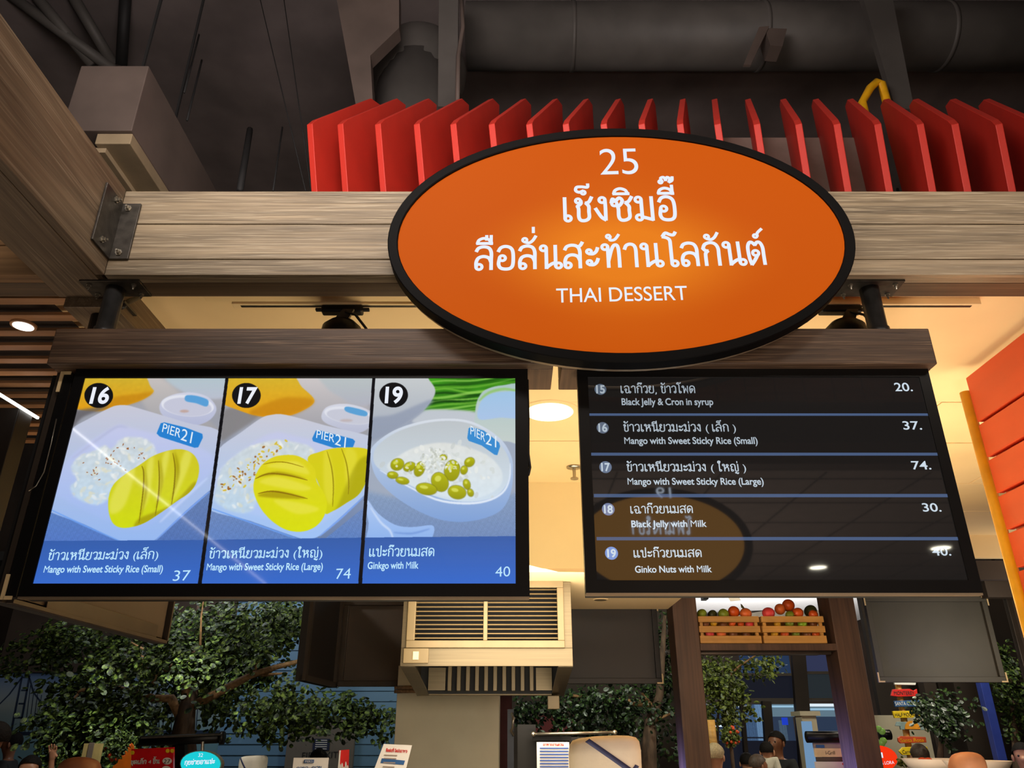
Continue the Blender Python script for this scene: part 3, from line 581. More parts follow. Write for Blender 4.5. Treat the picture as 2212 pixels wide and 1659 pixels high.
    P.fill([(800, 985), (808, 960), (850, 930), (905, 911), (960, 904), (1010, 908), (1050, 925), (1085, 952), (1104, 985), (1108, 1015), (1104, 1060), (1086, 1098), (1050, 1118), (1000, 1127), (950, 1122), (900, 1102), (850, 1070), (812, 1030)], (216, 222, 230), (126, 160, 214), blur=1.2)
    m = P.keep([(806, 988), (816, 962), (855, 934), (908, 916), (960, 909), (1008, 913), (1046, 930), (1078, 957), (1098, 988), (1102, 1018), (1092, 1050), (1066, 1074), (1015, 1084), (960, 1078), (905, 1058), (850, 1030), (816, 1010)], (190, 196, 200), (206, 222, 236), blur=1.6)
    P.line([(1102, 1000), (1100, 1035), (1085, 1064), (1050, 1082), (1000, 1087), (940, 1078), (870, 1044), (820, 1015)], 5, (222, 232, 246), blur=1.6)
    P.fill([(836, 1010), (860, 985), (900, 965), (955, 956), (1010, 966), (1055, 985), (1082, 1015), (1082, 1046), (1050, 1070), (1000, 1078), (940, 1068), (880, 1044)], (222, 224, 220), (214, 228, 238), blur=3, clip=m, tex=.03*nz)
    for _ in range(120):
        x = rr.gauss(955, 55); y = rr.gauss(1018, 24); P.ell(x, y, rr.uniform(3, 8), rr.uniform(2, 5), rr.choice([(236, 238, 232), (206, 212, 208), (220, 224, 220), (196, 202, 200)]), rot=rr.uniform(0, 3), blur=1, a=.6, clip=m)
    for x, y, a, b, r in ((858, 1003, 14, 12, -.4), (884, 1008, 13, 9, -.4), (906, 1013, 10, 16, .4), (848, 1026, 11, 7, .1), (869, 1038, 14, 7, .2), (983, 1008, 9, 8, .3), (976, 1016, 16, 22, .1), (1014, 998, 11, 9, -.6), (1002, 1015, 7, 9, .3), (950, 1041, 17, 21, -.5), (1008, 1046, 7, 11, -.3), (987, 1063, 19, 14, .2), (921, 1056, 22, 12, .15), (957, 988, 8, 6, 0), (1016, 1064, 6, 8, -.4)):
        P.ell(x, y, a+1.5, b+1.5, (120, 118, 20), rot=r, blur=1.4, a=.7); P.ell(x, y, a, b, (182, 184, 22), c2=(150, 150, 10), rot=r, blur=1); P.ell(x-a*.25, y-b*.35, a*.42, b*.3, (220, 224, 100), rot=r, blur=1.6, a=.8)
    for _ in range(150):
        t = rr.random(); x = 942+rr.gauss(0, 24)*(.4+t); y = 972+t*46+rr.gauss(0, 3); P.ell(x, y, rr.uniform(1.6, 4.5), rr.uniform(1.4, 3), rr.choice([(240, 242, 238), (212, 216, 208), (190, 194, 184), (226, 230, 222)]), rot=rr.uniform(0, 3), blur=.8, a=.7)
    P.fill([(786, 1080), (796, 1082), (812, 1104), (836, 1124), (862, 1136), (895, 1138), (930, 1134), (938, 1142), (934, 1160), (925, 1180), (800, 1180), (796, 1130)], (176, 200, 240), (136, 176, 236), blur=1.2)
    P.line([(800, 1096), (822, 1128), (842, 1146), (850, 1168)], 5, (206, 222, 248), blur=2, a=.8); P.line([(850, 1150), (890, 1152), (928, 1142)], 4, (112, 148, 214), blur=2.4, a=.8)
    P.fill([(1012, 925), (1017, 922), (1045, 930), (1078, 956), (1080, 964), (1074, 983), (1068, 982), (1040, 962), (1012, 952), (1009, 946)], (60, 140, 208), blur=1, smooth=False)
    P.panel = None
    # ---- blue caption band, dividers, number discs
    P.fill([(50, 1168.5), (440, 1166), (780, 1161), (1140, 1157.5), (1140, 1290), (50, 1290)], (56, 94, 168), (58, 110, 212), smooth=False, blur=.6)
    for a, b in ((492, 427), (808, 776)): P.fill([(a-3, 800), (a+3.6, 800), (b+3.2, 1300), (b-5, 1300)], (14, 14, 18), smooth=False, blur=.5)
    for x, y in ((213, 854), (532, 854), (850, 853)): P.ell(x, y, 31, 27, (16, 16, 18), blur=.8)
    P.im = P.im*1.0
dessert_art()
def screen_mat(img):
    m, n, l, b = nmat('dessert_picture_screen'); b.inputs['Base Color'].default_value = (.004, .004, .005, 1); b.inputs['Roughness'].default_value = .04; b.inputs['Specular IOR Level'].default_value = .5
    uv = n.new('ShaderNodeTexCoord'); t = n.new('ShaderNodeTexImage'); t.image = img; t.extension = 'EXTEND'; l.new(uv.outputs['UV'], t.inputs[0]); l.new(t.outputs[0], b.inputs['Emission Color']); b.inputs['Emission Strength'].default_value = 1.0; return m
def menu_screen(label, x0, x1, z0, z1, gx0, gx1, gz0, gz1, D, gm, uv=False):
    t = thing('menu_screen', label, 'screen', ((x0+x1)/2, D, z0))
    f = MB()
    for a in (((x0, D, gz1), (x1, D+.02, z1)), ((x0, D, z0), (x1, D+.02, gz0)), ((x0, D, gz0), (gx0, D+.02, gz1)), ((gx1, D, gz0), (x1, D+.02, gz1))): f.box(*a)
    f.build('bezel', 'black', t)
    MB().box((x0+.004, D+.021, z0-.003), (x1-.004, D+.07, z1-.006)).build('casing', 'black_matte', t)
    MB().box((x0+.001, D+.002, z0-.006), (x1-.001, D+.024, z0)).build('edge_strip', 'edge', t)
    g = MB().box((gx0, D+.004, gz0), (gx1, D+.0205, gz1)).build('glass_panel', gm, t)
    if uv:
        me = g.data; ul = me.uv_layers.new(name='uv')
        for lp in me.loops: c = me.vertices[lp.vertex_index].co; ul.data[lp.index].uv = ((c.x-gx0)/(gx1-gx0), (c.z-gz0)/(gz1-gz0))
    return t, g
tv1, glass1 = menu_screen('wide menu screen showing three dessert pictures numbered 16, 17 and 19', fx0, fx1, fz0, fz1, sx0, sx1, sz0, sz1, SD-.004, screen_mat(P.image('dessert_pictures')), True)
LM = emit('caption_glow', (190, 232, 255), 1.0, True); DM = emit('disc_number_glow', (236, 240, 250), 1.0, True); PM = emit('plate_logo_glow', (222, 236, 246), 1.0, True)
def tl(text, a, b, hpx, m, parent, w=.13, off=0, D=SD, lsc=1.42, name='lettering'):
    A = PY(*a, D); B = PY(*b, D); k = A.z; h = PY(a[0], a[1]-hpx, D).z-k
    return letters(text, A, B, h, m, parent, w, off, name=name, lsc=lsc)
for args in (('ข้าวเหนียวมะม่วง (เล็ก)', (103, 1210), (341, 1207), 16), ('ข้าวเหนียวมะม่วง (ใหญ่)', (451, 1206), (696, 1204), 16), ('แปะก๊วยนมสด', (797, 1202), (938, 1201), 16.5)): tl(*args, LM, tv1, .13)
for args in (('Mango with Sweet Sticky Rice (Small)', (94, 1237), (351, 1236), 15), ('Mango with Sweet Sticky Rice (Large)', (446, 1232), (697, 1231), 15), ('Ginkgo with Milk', (794, 1229), (904, 1228), 15)): tl(*args, LM, tv1, off=.018)
for args in (('37', (373, 1255), (409, 1254), 23), ('74', (725, 1251), (757, 1250), 23), ('40', (1070, 1246), (1102, 1245), 22)): tl(*args, LM, tv1, off=-.004)
for args in (('16', (193, 871), (233, 871), 34), ('17', (513, 871), (552, 871), 34), ('19', (831, 870), (869, 870), 34)): tl(*args, DM, tv1, off=.03)
for a, b, c in (((350, 933), (389, 946), 19), ((683, 946), (722, 956), 18), ((1016, 938), (1048, 955), 19)):
    tl('PIER', a, b, c, PM, tv1, off=0.0)
    e = (b[0]+1, b[1]+4); tl('21', e, (e[0]+23, e[1]+8), c*1.3, PM, tv1, off=0.0)
# reflection-free cable and hinge hardware on the left edge are things of their own below
rx0 = (PY(1243, 797, SD).x+PY(1269, 1283, SD).x)/2; rx1 = (PY(2006, 795, SD).x+PY(2119, 1282, SD).x)/2; rz1 = PY(0, 795, SD).z; rz0 = PY(0, 1281, SD).z
m, n, l, b = nmat('black_screen_glass'); b.inputs['Base Color'].default_value = (.006, .006, .007, 1); b.inputs['Roughness'].default_value = .03; b.inputs['Specular IOR Level'].default_value = 1.0
b.inputs['Emission Color'].default_value = (.010, .0085, .0075, 1); b.inputs['Emission Strength'].default_value = .8
qx0 = (PY(1266, 817, SD).x+PY(1293, 1256, SD).x)/2; qx1 = (PY(1985, 816, SD).x+PY(2090, 1252, SD).x)/2
tv2, glass2 = menu_screen('black price list screen with five numbered dessert rows and prices', rx0, rx1, rz0, rz1, qx0, qx1, PY(0, 1254, SD).z, PY(0, 815, SD).z, SD-.004, m)
RM = [emit('row_glow', (206, 220, 232), s, True) for s in (.62, .72, .85, .95, 1.0)]
rows = (('15', 1297, 841, 'เฉาก๊วย, ข้าวโพด', (1341, 849), (1502, 849), 'Black Jelly & Cron in syrup', (1343, 875), (1541, 875), '20.', (1934, 845), (1972, 845)),
        ('16', 1302, 924, 'ข้าวเหนียวมะม่วง ( เล็ก )', (1347, 932), (1590, 932), 'Mango with Sweet Sticky Rice (Small)', (1349, 959), (1637, 959), '37.', (1952, 928), (1992, 928)),
        ('17', 1308, 1009, 'ข้าวเหนียวมะม่วง ( ใหญ่ )', (1354, 1018), (1612, 1018), 'Mango with Sweet Sticky Rice (Large)', (1356, 1047), (1650, 1047), '74.', (1971, 1014), (2012, 1014)),
        ('18', 1314, 1100, 'เฉาก๊วยนมสด', (1362, 1109), (1497, 1108), 'Black Jelly with Milk', (1364, 1139), (1527, 1138), '30.', (1994, 1105), (2034, 1105)),
        ('19', 1321, 1195, 'แปะก๊วยนมสด', (1369, 1204), (1516, 1203), 'Ginko Nuts with Milk', (1372, 1237), (1538, 1236), '40.', (2015, 1200), (2055, 1200)))
DISC = [emit('disc_grey', (84, 96, 112), 1, True), emit('disc_grey_b', (96, 106, 124), 1, True), emit('disc_slate', (104, 118, 142), 1, True), emit('disc_mauve', (120, 130, 165), 1, True), emit('disc_blue', (122, 152, 214), 1, True)]
for i, r in enumerate(rows):
    c = PY(r[1], r[2], SD-.0006); rad = .0185
    MB().prism([(c.x+rad*math.cos(t), SD-.0006, c.z+rad*math.sin(t)) for t in np.linspace(0, 2*math.pi, 25)[:-1]], (0, .0004, 0)).build('number_disc', DISC[i], tv2)
    tl(r[0], (r[1]-9, r[2]+8.5), (r[1]+10, r[2]+8.5), 17, RM[i], tv2, off=.03)
    tl(r[3], r[4], r[5], 15, RM[i], tv2, .13); tl(r[6], r[7], r[8], 14.5, RM[i], tv2, off=.018); tl(r[9], r[10], r[11], 18, RM[4], tv2, off=.01)
BL = emit('row_line_blue', (74, 92, 126), 1, True)
for a, b_ in (((1272, 898), (2005, 893)), ((1277, 984), (2025, 978)), ((1283, 1074), (2046, 1067)), ((1289, 1167), (2069, 1160))):
    p = PY(a[0], a[1], SD-.0006); q = PY(b_[0], b_[1], SD-.0006); MB().box((p.x, SD-.0008, p.z), (q.x, SD-.0002, q.z)).build('row_line', BL, tv2)
# ------------------------------------------------------------------ oval sign
OD = 2.06; tL = PY(836, 533, OD); tR = PY(1850, 526, OD); tT = PY(1345, 277, OD); tB = PY(1345, 783, OD)
oc = Vector(((tL.x+tR.x)/2, OD, (tT.z+tB.z)/2)); oa = (tR.x-tL.x)/2; ob = (tT.z-tB.z)/2; ow = .0325; orl = math.radians(1.1)
def opt(t, a, b, y): x, z = a*math.cos(t), b*math.sin(t); return (oc.x+x*math.cos(orl)-z*math.sin(orl), y, oc.z+x*math.sin(orl)+z*math.cos(orl))
sign = thing('oval_sign', 'large orange oval lightbox sign numbered 25 reading THAI DESSERT', 'sign', tuple(oc))
NT = 96; TT = [2*math.pi*k/NT for k in range(NT)]
def ring(profile, name, m):
    b = MB(); rows_ = []
    for da, y in profile: rows_.append(len(b.v)); b.v += [opt(t, oa+da, ob+da, y) for t in TT]
    for k in range(len(rows_)-1):
        for j in range(NT): b.f.append([rows_[k]+j, rows_[k]+(j+1) % NT, rows_[k+1]+(j+1) % NT, rows_[k+1]+j])
    return b.build(name, m, sign, smooth=False)
M['rim_black'] = mat('rim_black', (9, 8, 8), .6, spec=.08)
ring([(-ow, OD+.012), (-ow, OD+.001), (-ow+.003, OD-.002), (-.003, OD-.002), (0, OD+.001), (0, OD+.03), (0, OD+.05)], 'rim', 'rim_black')
ring([(-.006, OD+.05), (-.006, OD+.075)], 'side_band', 'edge')
b = MB(); b.v = [opt(t, oa-.006, ob-.006, OD+.075) for t in TT]; b.f = [list(range(NT))]; b.build('back_plate', 'black_matte', sign)
m, n, l, bs = nmat('orange_backlit_acrylic'); bs.inputs['Base Color'].default_value = (.05, .01, .001, 1); bs.inputs['Roughness'].default_value = .6; bs.inputs['Specular IOR Level'].default_value = .05
tc = n.new('ShaderNodeTexCoord')
def blob(cx, cz, rx, rz):
    mp = n.new('ShaderNodeMapping'); mp.inputs['Location'].default_value = (-cx/rx, 0, -cz/rz); mp.inputs['Scale'].default_value = (1/rx, 0, 1/rz); l.new(tc.outputs['Object'], mp.inputs[0])
    g = n.new('ShaderNodeTexGradient'); g.gradient_type = 'SPHERICAL'; l.new(mp.outputs[0], g.inputs[0])
    cv = n.new('ShaderNodeMapRange'); cv.interpolation_type = 'SMOOTHSTEP'; l.new(g.outputs['Fac'], cv.inputs['Value']); return cv
c1 = PY(1345, 545, OD); g1 = blob(c1.x, c1.z, .56, .26); c2 = PY(1345, 350, OD); g2 = blob(c1.x, c1.z, .42, .42)
ad = n.new('ShaderNodeMath'); ad.operation = 'ADD'; l.new(g1.outputs[0], ad.inputs[0]); mu = n.new('ShaderNodeMath'); mu.operation = 'MULTIPLY'; mu.inputs[1].default_value = .35; l.new(g2.outputs[0], mu.inputs[0]); l.new(mu.outputs[0], ad.inputs[1])
rp = n.new('ShaderNodeValToRGB'); l.new(ad.outputs[0], rp.inputs[0]); rp.color_ramp.elements[0].color = (*lin((200, 84, 6)), 1); rp.color_ramp.elements[1].color = (*lin((232, 128, 24)), 1)
l.new(rp.outputs[0], bs.inputs['Emission Color']); bs.inputs['Emission Strength'].default_value = .93
b = MB(); b.v = [opt(t, oa-ow+.001, ob-ow+.001, OD+.008) for t in TT]; b.f = [list(range(NT))]; b.build('lit_face', m, sign)
SW = emit('sign_letter_white', (232, 240, 255), 1.0)
def sl(text, a, b, hpx, w=.13, off=0, lsc=1.42): return tl(text, a, b, hpx, SW, sign, w, off, OD+.007, lsc)
sl('25', (1297, 378), (1380, 376), 57, off=-.004); sl('เช็งซิมอี๊', (1217, 478), (1465, 475), 50, .138); sl('ลือลั่นสะท้านโลกันต์', (1024, 583), (1660, 571), 49, .138); sl('THAI DESSERT', (1202, 654), (1486, 648), 31, off=.003)
# sign hangers
for px in (1157, 1420):
    p = PY(px, 770, OD); MB().box((p.x-.012, OD+.05, hz0+.005), (p.x+.012, HD, hz0+.03)).build('hanger', 'steel', sign)
# ------------------------------------------------------------------ red fins above the beam
FY = 2.95; faz = math.radians(19.5); fd = Vector((math.sin(faz), math.cos(faz), 0)); fnrm = Vector((math.cos(faz), -math.sin(faz), 0))
def on_fin(px, py, org):
    d = ray(px, py); o = Vector((0, 0, EYE)); t = (org-o).dot(fnrm)/d.dot(fnrm); q = o+d*t-org; return (q.dot(fd), q.z)
forg = PY(820, 266, FY)
fpoly = [on_fin(x, y, forg) for x, y in ((833, 414), (821, 268), (830, 259), (926, 214), (943, 228))]
u0, v0 = fpoly[0]; u1, v1 = fpoly[1]; ext = .35; du, dv = (u0-u1), (v0-v1); L = math.hypot(du, dv)
fpoly[0] = (u0+du/L*ext, v0+dv/L*ext); ub, vb_ = fpoly[-1]; fpoly.append((ub+.02, fpoly[0][1]))
fins = thing('fin_row', 'row of slanted red boards standing above the wide pale beam', 'panel', (.8, FY, forg.z-.8))
FT = .033; fme = None
for px in (668, 734, 815, 899, 978, 1061, 1142, 1221, 1303, 1385, 1468, 1549, 1634, 1724, 1807, 1895, 1987, 2062, 2157, 2243):
    o_ = PY(px, 262, FY)
    if fme is None:
        b = MB(); b.prism([tuple(fd*u+Vector((0, 0, v))-fnrm*FT/2) for u, v in fpoly], fnrm*FT); fo = b.build('fin', 'fin', None, .003); fme = fo.data
    else: fo = bpy.data.objects.new('fin', fme); COL.objects.link(fo); bv = fo.modifiers.new('bevel', 'BEVEL'); bv.width = .003; bv.segments = 2; bv.limit_method = 'ANGLE'
    fo.location = (o_.x, FY, forg.z); attach(fo, fins)
MB().box((-1.4, FY+.1, forg.z-1.02), (3.3, FY+.16, forg.z-.92)).build('rail', 'dark_metal', fins)
gb = MB().box((PY(1560, 300, 3.5).x, 3.5, PY(0, 430, 3.5).z), (PY(1856, 300, 3.5).x, 3.53, PY(0, 297, 3.5).z)).build('wall_board', 'grey_board', None, .002)
tag(gb, 'plain grey board showing between the red fins right of the oval sign', 'board')
# ------------------------------------------------------------------ services under the dark ceiling
def tb(name, mat_, pts, r, label, cat, n=24, group=None):
    o = MB().tube(pts, r, n).build(name, mat_, None, smooth=True); return tag(o, label, cat, group)
rd = thing('round_duct', 'huge dark wrapped round duct running across the upper right', 'duct', (3, 4.3, 6))
ya = 4.3; za = (PY(1700, 12, ya).z+PY(1700, 150, ya).z)/2; rr_ = .25
MB().tube([(-.35, ya, za), (5.5, ya, za)], rr_, 40).build('duct_body', 'duct', rd, smooth=True)
for x in (.45, 1.9, 3.3): MB().tube([(x, ya, za), (x+.03, ya, za)], rr_+.008, 40).build('joint_band', 'duct', rd, smooth=True)
el = thing('duct_elbow', 'large dark rounded duct elbow left of the long round duct', 'duct', (-.6, 4.1, 5.6))
c0 = PY(905, 160, 4.1); MB().ball(c0, (.34, .30, .40), 28, 16).build('elbow_body', 'duct', el, smooth=True)
MB().tube([c0+Vector((0, .0, -.02)), c0+Vector((.02, .1, -1.1))], .30, 32).build('down_pipe', 'duct', el, smooth=True)
a1, a2 = PY(800, -40, 3.7), PY(800, 215, 3.7)
bk = MB(); bk.prism([PY(724, -20, 3.55), PY(862, -20, 3.55), PY(862, 60, 3.55), PY(800, 120, 3.55), PY(806, 235, 3.55), PY(770, 235, 3.55)], (0, .10, 0))
tag(bk.build('flat_duct', 'duct_brown'), 'tapering flat grey duct piece hanging left of the duct elbow', 'duct')
cbx = MB().prism([PY(948, -20, 3.6), PY(990, -20, 3.6), PY(988, 230, 3.6), PY(946, 230, 3.6)], (0, .06, 0)); tag(cbx.build('wrapped_column', 'duct'), 'narrow dark wrapped upright beside the corrugated conduit', 'column')
tb('conduit', 'duct_brown', [PY(996, -15, 3.5), PY(1000, 60, 3.5), PY(990, 120, 3.5), PY(988, 230, 3.5)], .014, 'thin corrugated conduit running down beside the duct elbow', 'conduit', 8)
pp = MB().prism([PY(1860, -20, 3.7), PY(1925, -20, 3.7), PY(1975, 235, 3.7), PY(1935, 235, 3.7)], (0, .05, 0)); tag(pp.build('ceiling_strut', 'duct'), 'slanting dark strut crossing the round duct above the yellow hose', 'strut')
ya_, yb2 = PY(1862, 222, 3.62), PY(1916, 222, 3.62); yp = MB().tube([(ya_.x, 3.62, 3.11), PY(1862, 222, 3.62), PY(1880, 190, 3.62), PY(1893, 178, 3.62), PY(1905, 182, 3.62), PY(1916, 222, 3.62), (yb2.x, 3.62, 3.11)], .026, 12).build('yellow_hose', 'yellow', None, smooth=True); tag(yp, 'bent yellow hose behind the red fins on the right', 'hose')
MB().prism([PY(1645, 60, 3.98), PY(1700, 62, 3.98), PY(1690, 100, 3.98), PY(1664, 98, 3.98), PY(1655, 70, 3.98)], (0, .14, 0)).build('hanger_flap', 'duct_brown', rd)
MB().prism([PY(1640, 58, 3.97), PY(1662, 56, 3.97), PY(1622, 140, 3.97), PY(1606, 140, 3.97)], (0, .02, 0)).build('hanger_strap', 'duct_brown', rd)
for i, (a, b_, r) in enumerate((((612, -10), (672, 412), .003), ((560, -10), (660, 412), .003), ((430, 75), (398, 200), .006), ((436, 130), (404, 260), .006), ((540, 280), (518, 412), .018), ((610, 275), (590, 412), .005))):
    lab = ('right thin wire hanging from the dark ceiling left of the fins', 'left thin wire hanging from the dark ceiling left of the fins', 'short threaded rod above the grey air duct, upper one', 'short threaded rod above the grey air duct, lower one', 'black rod standing behind the beam between air duct and fins', 'thin short rod just left of the first red fin')[i]
    tb('ceiling_rod', 'black_matte', [PY(*a, 3.6), PY(*b_, 3.2)], r, lab, 'rod', 8)
for i, (a, b_) in enumerate((((-20, -40), (245, 150)), ((60, -30), (200, 140)), ((150, -20), (245, 140)), ((272, -20), (262, 140)))):
    tb('ceiling_strip', 'duct' if i < 3 else 'black_matte', [PY(*a, 4.2), PY(*b_, 4.6)], .045, ('lowest dark pipe in the upper left corner', 'second dark pipe in the upper left corner', 'third dark pipe in the upper left corner', 'upright black bar above the grey air duct')[i], 'pipe', 10)
# air outlet box at upper left
AD = 2.75; t = thing('air_duct', 'grey brown boxed air duct with slotted outlet behind the left beams', 'duct', tuple(PY(230, 200, AD)))
x0, x1 = PY(157, 200, AD).x, PY(306, 200, AD).x; z1, z0 = PY(0, 142, AD).z, PY(0, 282, AD).z
zq = PZ(475, 410, z1).y
MB().box((x0, AD, z0), (x1, 4.9, z1)).build('casing', 'duct_brown', t, .004)
MB().box((x0+.16, AD+.02, z0-.06), (x1-.004, 4.9, z0)).build('outlet_collar', 'duct_light', t, .003)
for yy in (2.9, 3.3): MB().box(((x0+x1)/2+.03, yy, z1-.01), ((x0+x1)/2+.042, yy+.012, 6.9)).build('hanger_rod', 'black_matte', t)
g = MB().box((x0+.05, AD+.05, z0-.085), (x0+.20, 4.7, z0-.055)).build('outlet_frame', 'duct_light', t, .002)
for k in range(2): MB().box((x0+.085+k*.05, AD+.10, z0-.088), (x0+.105+k*.05, 4.6, z0-.080)).build('slot', 'black_matte', t)
# ------------------------------------------------------------------ cream booth ceiling
CZ = EYE+1.45; cx0 = PY(300, 650, 2.4).x-.35; cx1 = 6.5
edges = (2.30, 3.93, 4.68)
ce = struct(MB().box((cx0, 2.295, CZ+.012), (cx1, 6.8, CZ+.05)).build('ceiling', 'ceiling'))
for (xa, xb, y0, y1) in ((cx0, cx1, 2.30, 3.39), (cx0, 2.06, 3.3905, 3.925), (cx0, 2.06, 3.935, 4.68), (2.066, 2.62, 3.40, 3.955), (2.63, cx1, 3.40, 3.955), (2.066, 2.9, 3.97, 4.70), (2.91, cx1, 3.97, 4.70), (2.066, cx1, 4.715, 5.37), (2.066, cx1, 5.38, 6.1)):
    MB().box((xa, y0, CZ), (xb, y1, CZ+.012)).build('ceiling_panel', 'ceiling', ce, .002)
WZ = PY(1106, 1228, 4.68).z
struct(MB().box((cx0, 4.68, WZ), (2.06, 4.72, CZ+.05)).build('wall_bulkhead', 'cream_wall'))
SXR = PZ(1442, 1310, WZ).x; SY = PZ(1300, 1310, WZ).y
struct(MB().box((PY(868, 1260, 5).x, 4.681, WZ-.02), (SXR, SY, WZ)).build('trim_1', 'ceiling'))
struct(MB().box((2.066, 6.1, CZ-.18), (cx1, 6.14, CZ+.05)).build('trim_2', 'ceiling'))
struct(MB().box((2.07, 6.15, PY(0, 1252, 6.15).z), (cx1, 6.2, 2.86)).build('trim_3', 'darkwall'))
def downlight(c, r, label, m='glassmilk', ring='ceiling', lamp=None):
    t = thing('downlight', label, 'lamp', tuple(c)); c = Vector(c)
    b = MB(); b.lathe(c, [(r*1.0, -.004), (r*1.24, -.004), (r*1.28, 0), (r*1.28, .004)], 40).build('trim_ring', ring, t, smooth=False)
    MB().lathe(c, [(r*.99, -.0055), (r*.99, -.002)], 40).build('diffuser', m, t); return t
c = PZ(1187, 889, CZ); downlight((c.x, c.y, CZ), .118, 'large round glowing ceiling lamp seen between the two menu screens')
c = PZ(1297, 1295, WZ-.02); downlight((c.x, c.y, WZ-.02), .045, 'small unlit round downlight in the cream soffit right of the hood', 'hoodpaint')
spr = thing('sprinkler', 'small chrome sprinkler head on the cream ceiling beside the price screen', 'sprinkler', tuple(PZ(1241, 1010, CZ)))
c = PZ(1240, 1008, CZ); c.z = CZ
MB().lathe(c, [(.045, -.001), (.045, -.008), (.02, -.016)], 20).build('rose', 'steel', spr, smooth=True); MB().tube([c, c+Vector((0, 0, -.07))], .010, 10).build('stem', 'steel', spr); MB().lathe(c, [(.024, -.07), (.024, -.078)], 12).build('deflector', 'steel', spr)
# track rails and lamps
for (xa, xb, lab) in ((505, 950, 'cream lighting track under the ceiling behind the beam, left of the oval sign'), (1700, 2112, 'cream lighting track under the ceiling behind the beam, right of the oval sign')):
    t = thing('light_track', lab, 'track', tuple(PZ((xa+xb)/2, 655, CZ)))
    A = PY(xa, 655, 2.44); B = PY(xb, 655, 2.44)
    MB().box((A.x, 2.42, CZ-.028), (B.x, 2.455, CZ)).build('rail', 'ceiling', t, .002); MB().box((A.x+.03, 2.430, CZ-.0290), (B.x-.03, 2.443, CZ-.0275)).build('slot', 'dark_metal', t)
    if xa < 1000: MB().box((PY(428, 650, 2.35).x, 2.36, CZ-.02), (B.x, 2.418, CZ)).build('mounting_box', 'ceiling', t, .002)
def track_lamp(px, lab, flip=1):
    c = PY(px, 660, 2.437); c.z = CZ-.03; t = thing('track_lamp', lab, 'lamp', tuple(c))
    MB().box((c.x-.075, 2.418, CZ-.058), (c.x+.075, 2.457, CZ-.030)).build('adapter', 'black', t, .006)
    for s in (-1, 1): MB().box((c.x+s*.086-.012, 2.43, CZ-.047), (c.x+s*.086+.012, 2.445, CZ-.037)).build('latch', 'black', t, .002)
    MB().lathe((c.x+.005*flip, 2.437, CZ-.25), [(.075, 0), (.075, .10), (.070, .13), (.048, .152), (.02, .16)], 26).build('head', 'black', t, smooth=True)
    MB().prism([(c.x+.01*flip, 2.40, CZ-.06), (c.x+.05*flip, 2.40, CZ-.06), (c.x+.02*flip, 2.40, CZ-.13), (c.x-.03*flip, 2.40, CZ-.12)], (0, .012, 0)).build('yoke', 'dark_metal', t)
    MB().tube([(c.x+.02*flip, 2.40, CZ-.07), (c.x+.06*flip, 2.39, CZ-.09), (c.x+.10*flip, 2.40, CZ-.14), (c.x+.11*flip, 2.41, CZ-.22)], .005, 8).build('lamp_cable', 'cable', t, smooth=True)
track_lamp(741, 'black track lamp above the picture screen'); track_lamp(1812, 'black track lamp beside the right hanging post', 1)
# ------------------------------------------------------------------ slatted ceiling at left
SZ = EYE+1.41; sc_ = thing('slat_ceiling', 'ceiling of pale wooden slats with dark gaps at the left edge', 'ceiling', (-2.6, 3, SZ))
k = 0; D = 2.36
while D < 3.9:
    MB().box((-3.6, D, SZ), (xl-.1, D+.045, SZ+.015)).build('slat', 'slat', sc_, .002); D += .121
struct(MB().box((-3.7, 2.30, SZ+.10), (xl-.05, 4.0, SZ+.12)).build('ceiling', 'darkwall'))
c = PZ(51, 702, SZ-.002); downlight((c.x, c.y, SZ-.004), .036, 'small bright downlight set in the slatted ceiling', 'glass_cool', 'slat')
ll = MB().bar(PZ(-30, 834, EYE+1.3), PZ(82, 903, EYE+1.3), .010, .01).build('strip_lamp', 'glass_cool', None); tag(ll, 'thin bright strip lamp at the left edge below the slatted ceiling', 'lamp')
dk = MB().box((-4.2, 3.1, 2.0), (-2.15, 3.2, 2.9)).build('dark_screen', 'tv_back_dark', None, .004); tag(dk, 'dark blank screen back at the far left behind the side screen', 'screen')
# ------------------------------------------------------------------ side screen at left with its channel and hinges
nb = PY(2, 1303, 2.24); z0 = nb.z; far = PZ(338, 1391, z0); zt_ = fz1
xs0 = nb.x; xs1 = PY(30, 1296, 2.24).x
t = thing('side_screen', 'screen at the left end seen from its dark inner side and from below', 'screen', (xs1, 2.8, z0))
yf = far.y; 
MB().box((xs0-.03, 2.24, z0), (xs0+.012, yf, zt_)).build('casing', 'black_matte', t, .002)
for a in (((xs0+.012, 2.24, z0), (xs1, yf, z0+.012)), ((xs0+.012, yf-.012, z0), (xs1, yf, zt_)), ((xs0+.012, 2.24, zt_-.012), (xs1, yf, zt_))): MB().box(*a).build('frame_rail', 'tv_rail', t, .001)
MB().box((xs1-.012, 2.42, z0+.013), (xs1-.008, yf-.1, z0+.06)).build('frame_rail', 'tv_rail', t, .001)
MB().box((xs0+.0125, 2.27, z0+.02), (xs0+.018, yf-.03, zt_-.02)).build('back_panel', 'tv_back', t)
q0 = PY(126, 832, 2.20); q1 = PY(8, 1290, 2.20)
MB().box((q1.x-.030, 2.215, z0), (q1.x-.012, 2.237, zt_)).build('channel', 'tv_rail', t, .001)
MB().box((q1.x-.005, 2.205, z0+.01), (q1.x+.03, 2.237, zt_-.01)).build('channel', 'black', t, .001)
for zz, sgn in ((z0+.004, 1), (zt_-.075, -1)):
    MB().box((q1.x-.010, 2.200, zz), (q1.x-.0, 2.204, zz+.07)).build('hinge_plate', 'ceiling', t); MB().box((q1.x-.001, 2.200, zz if sgn > 0 else zz+.06), (q1.x+.022, 2.204, zz+.010 if sgn > 0 else zz+.07)).build('hinge_plate', 'ceiling', t)
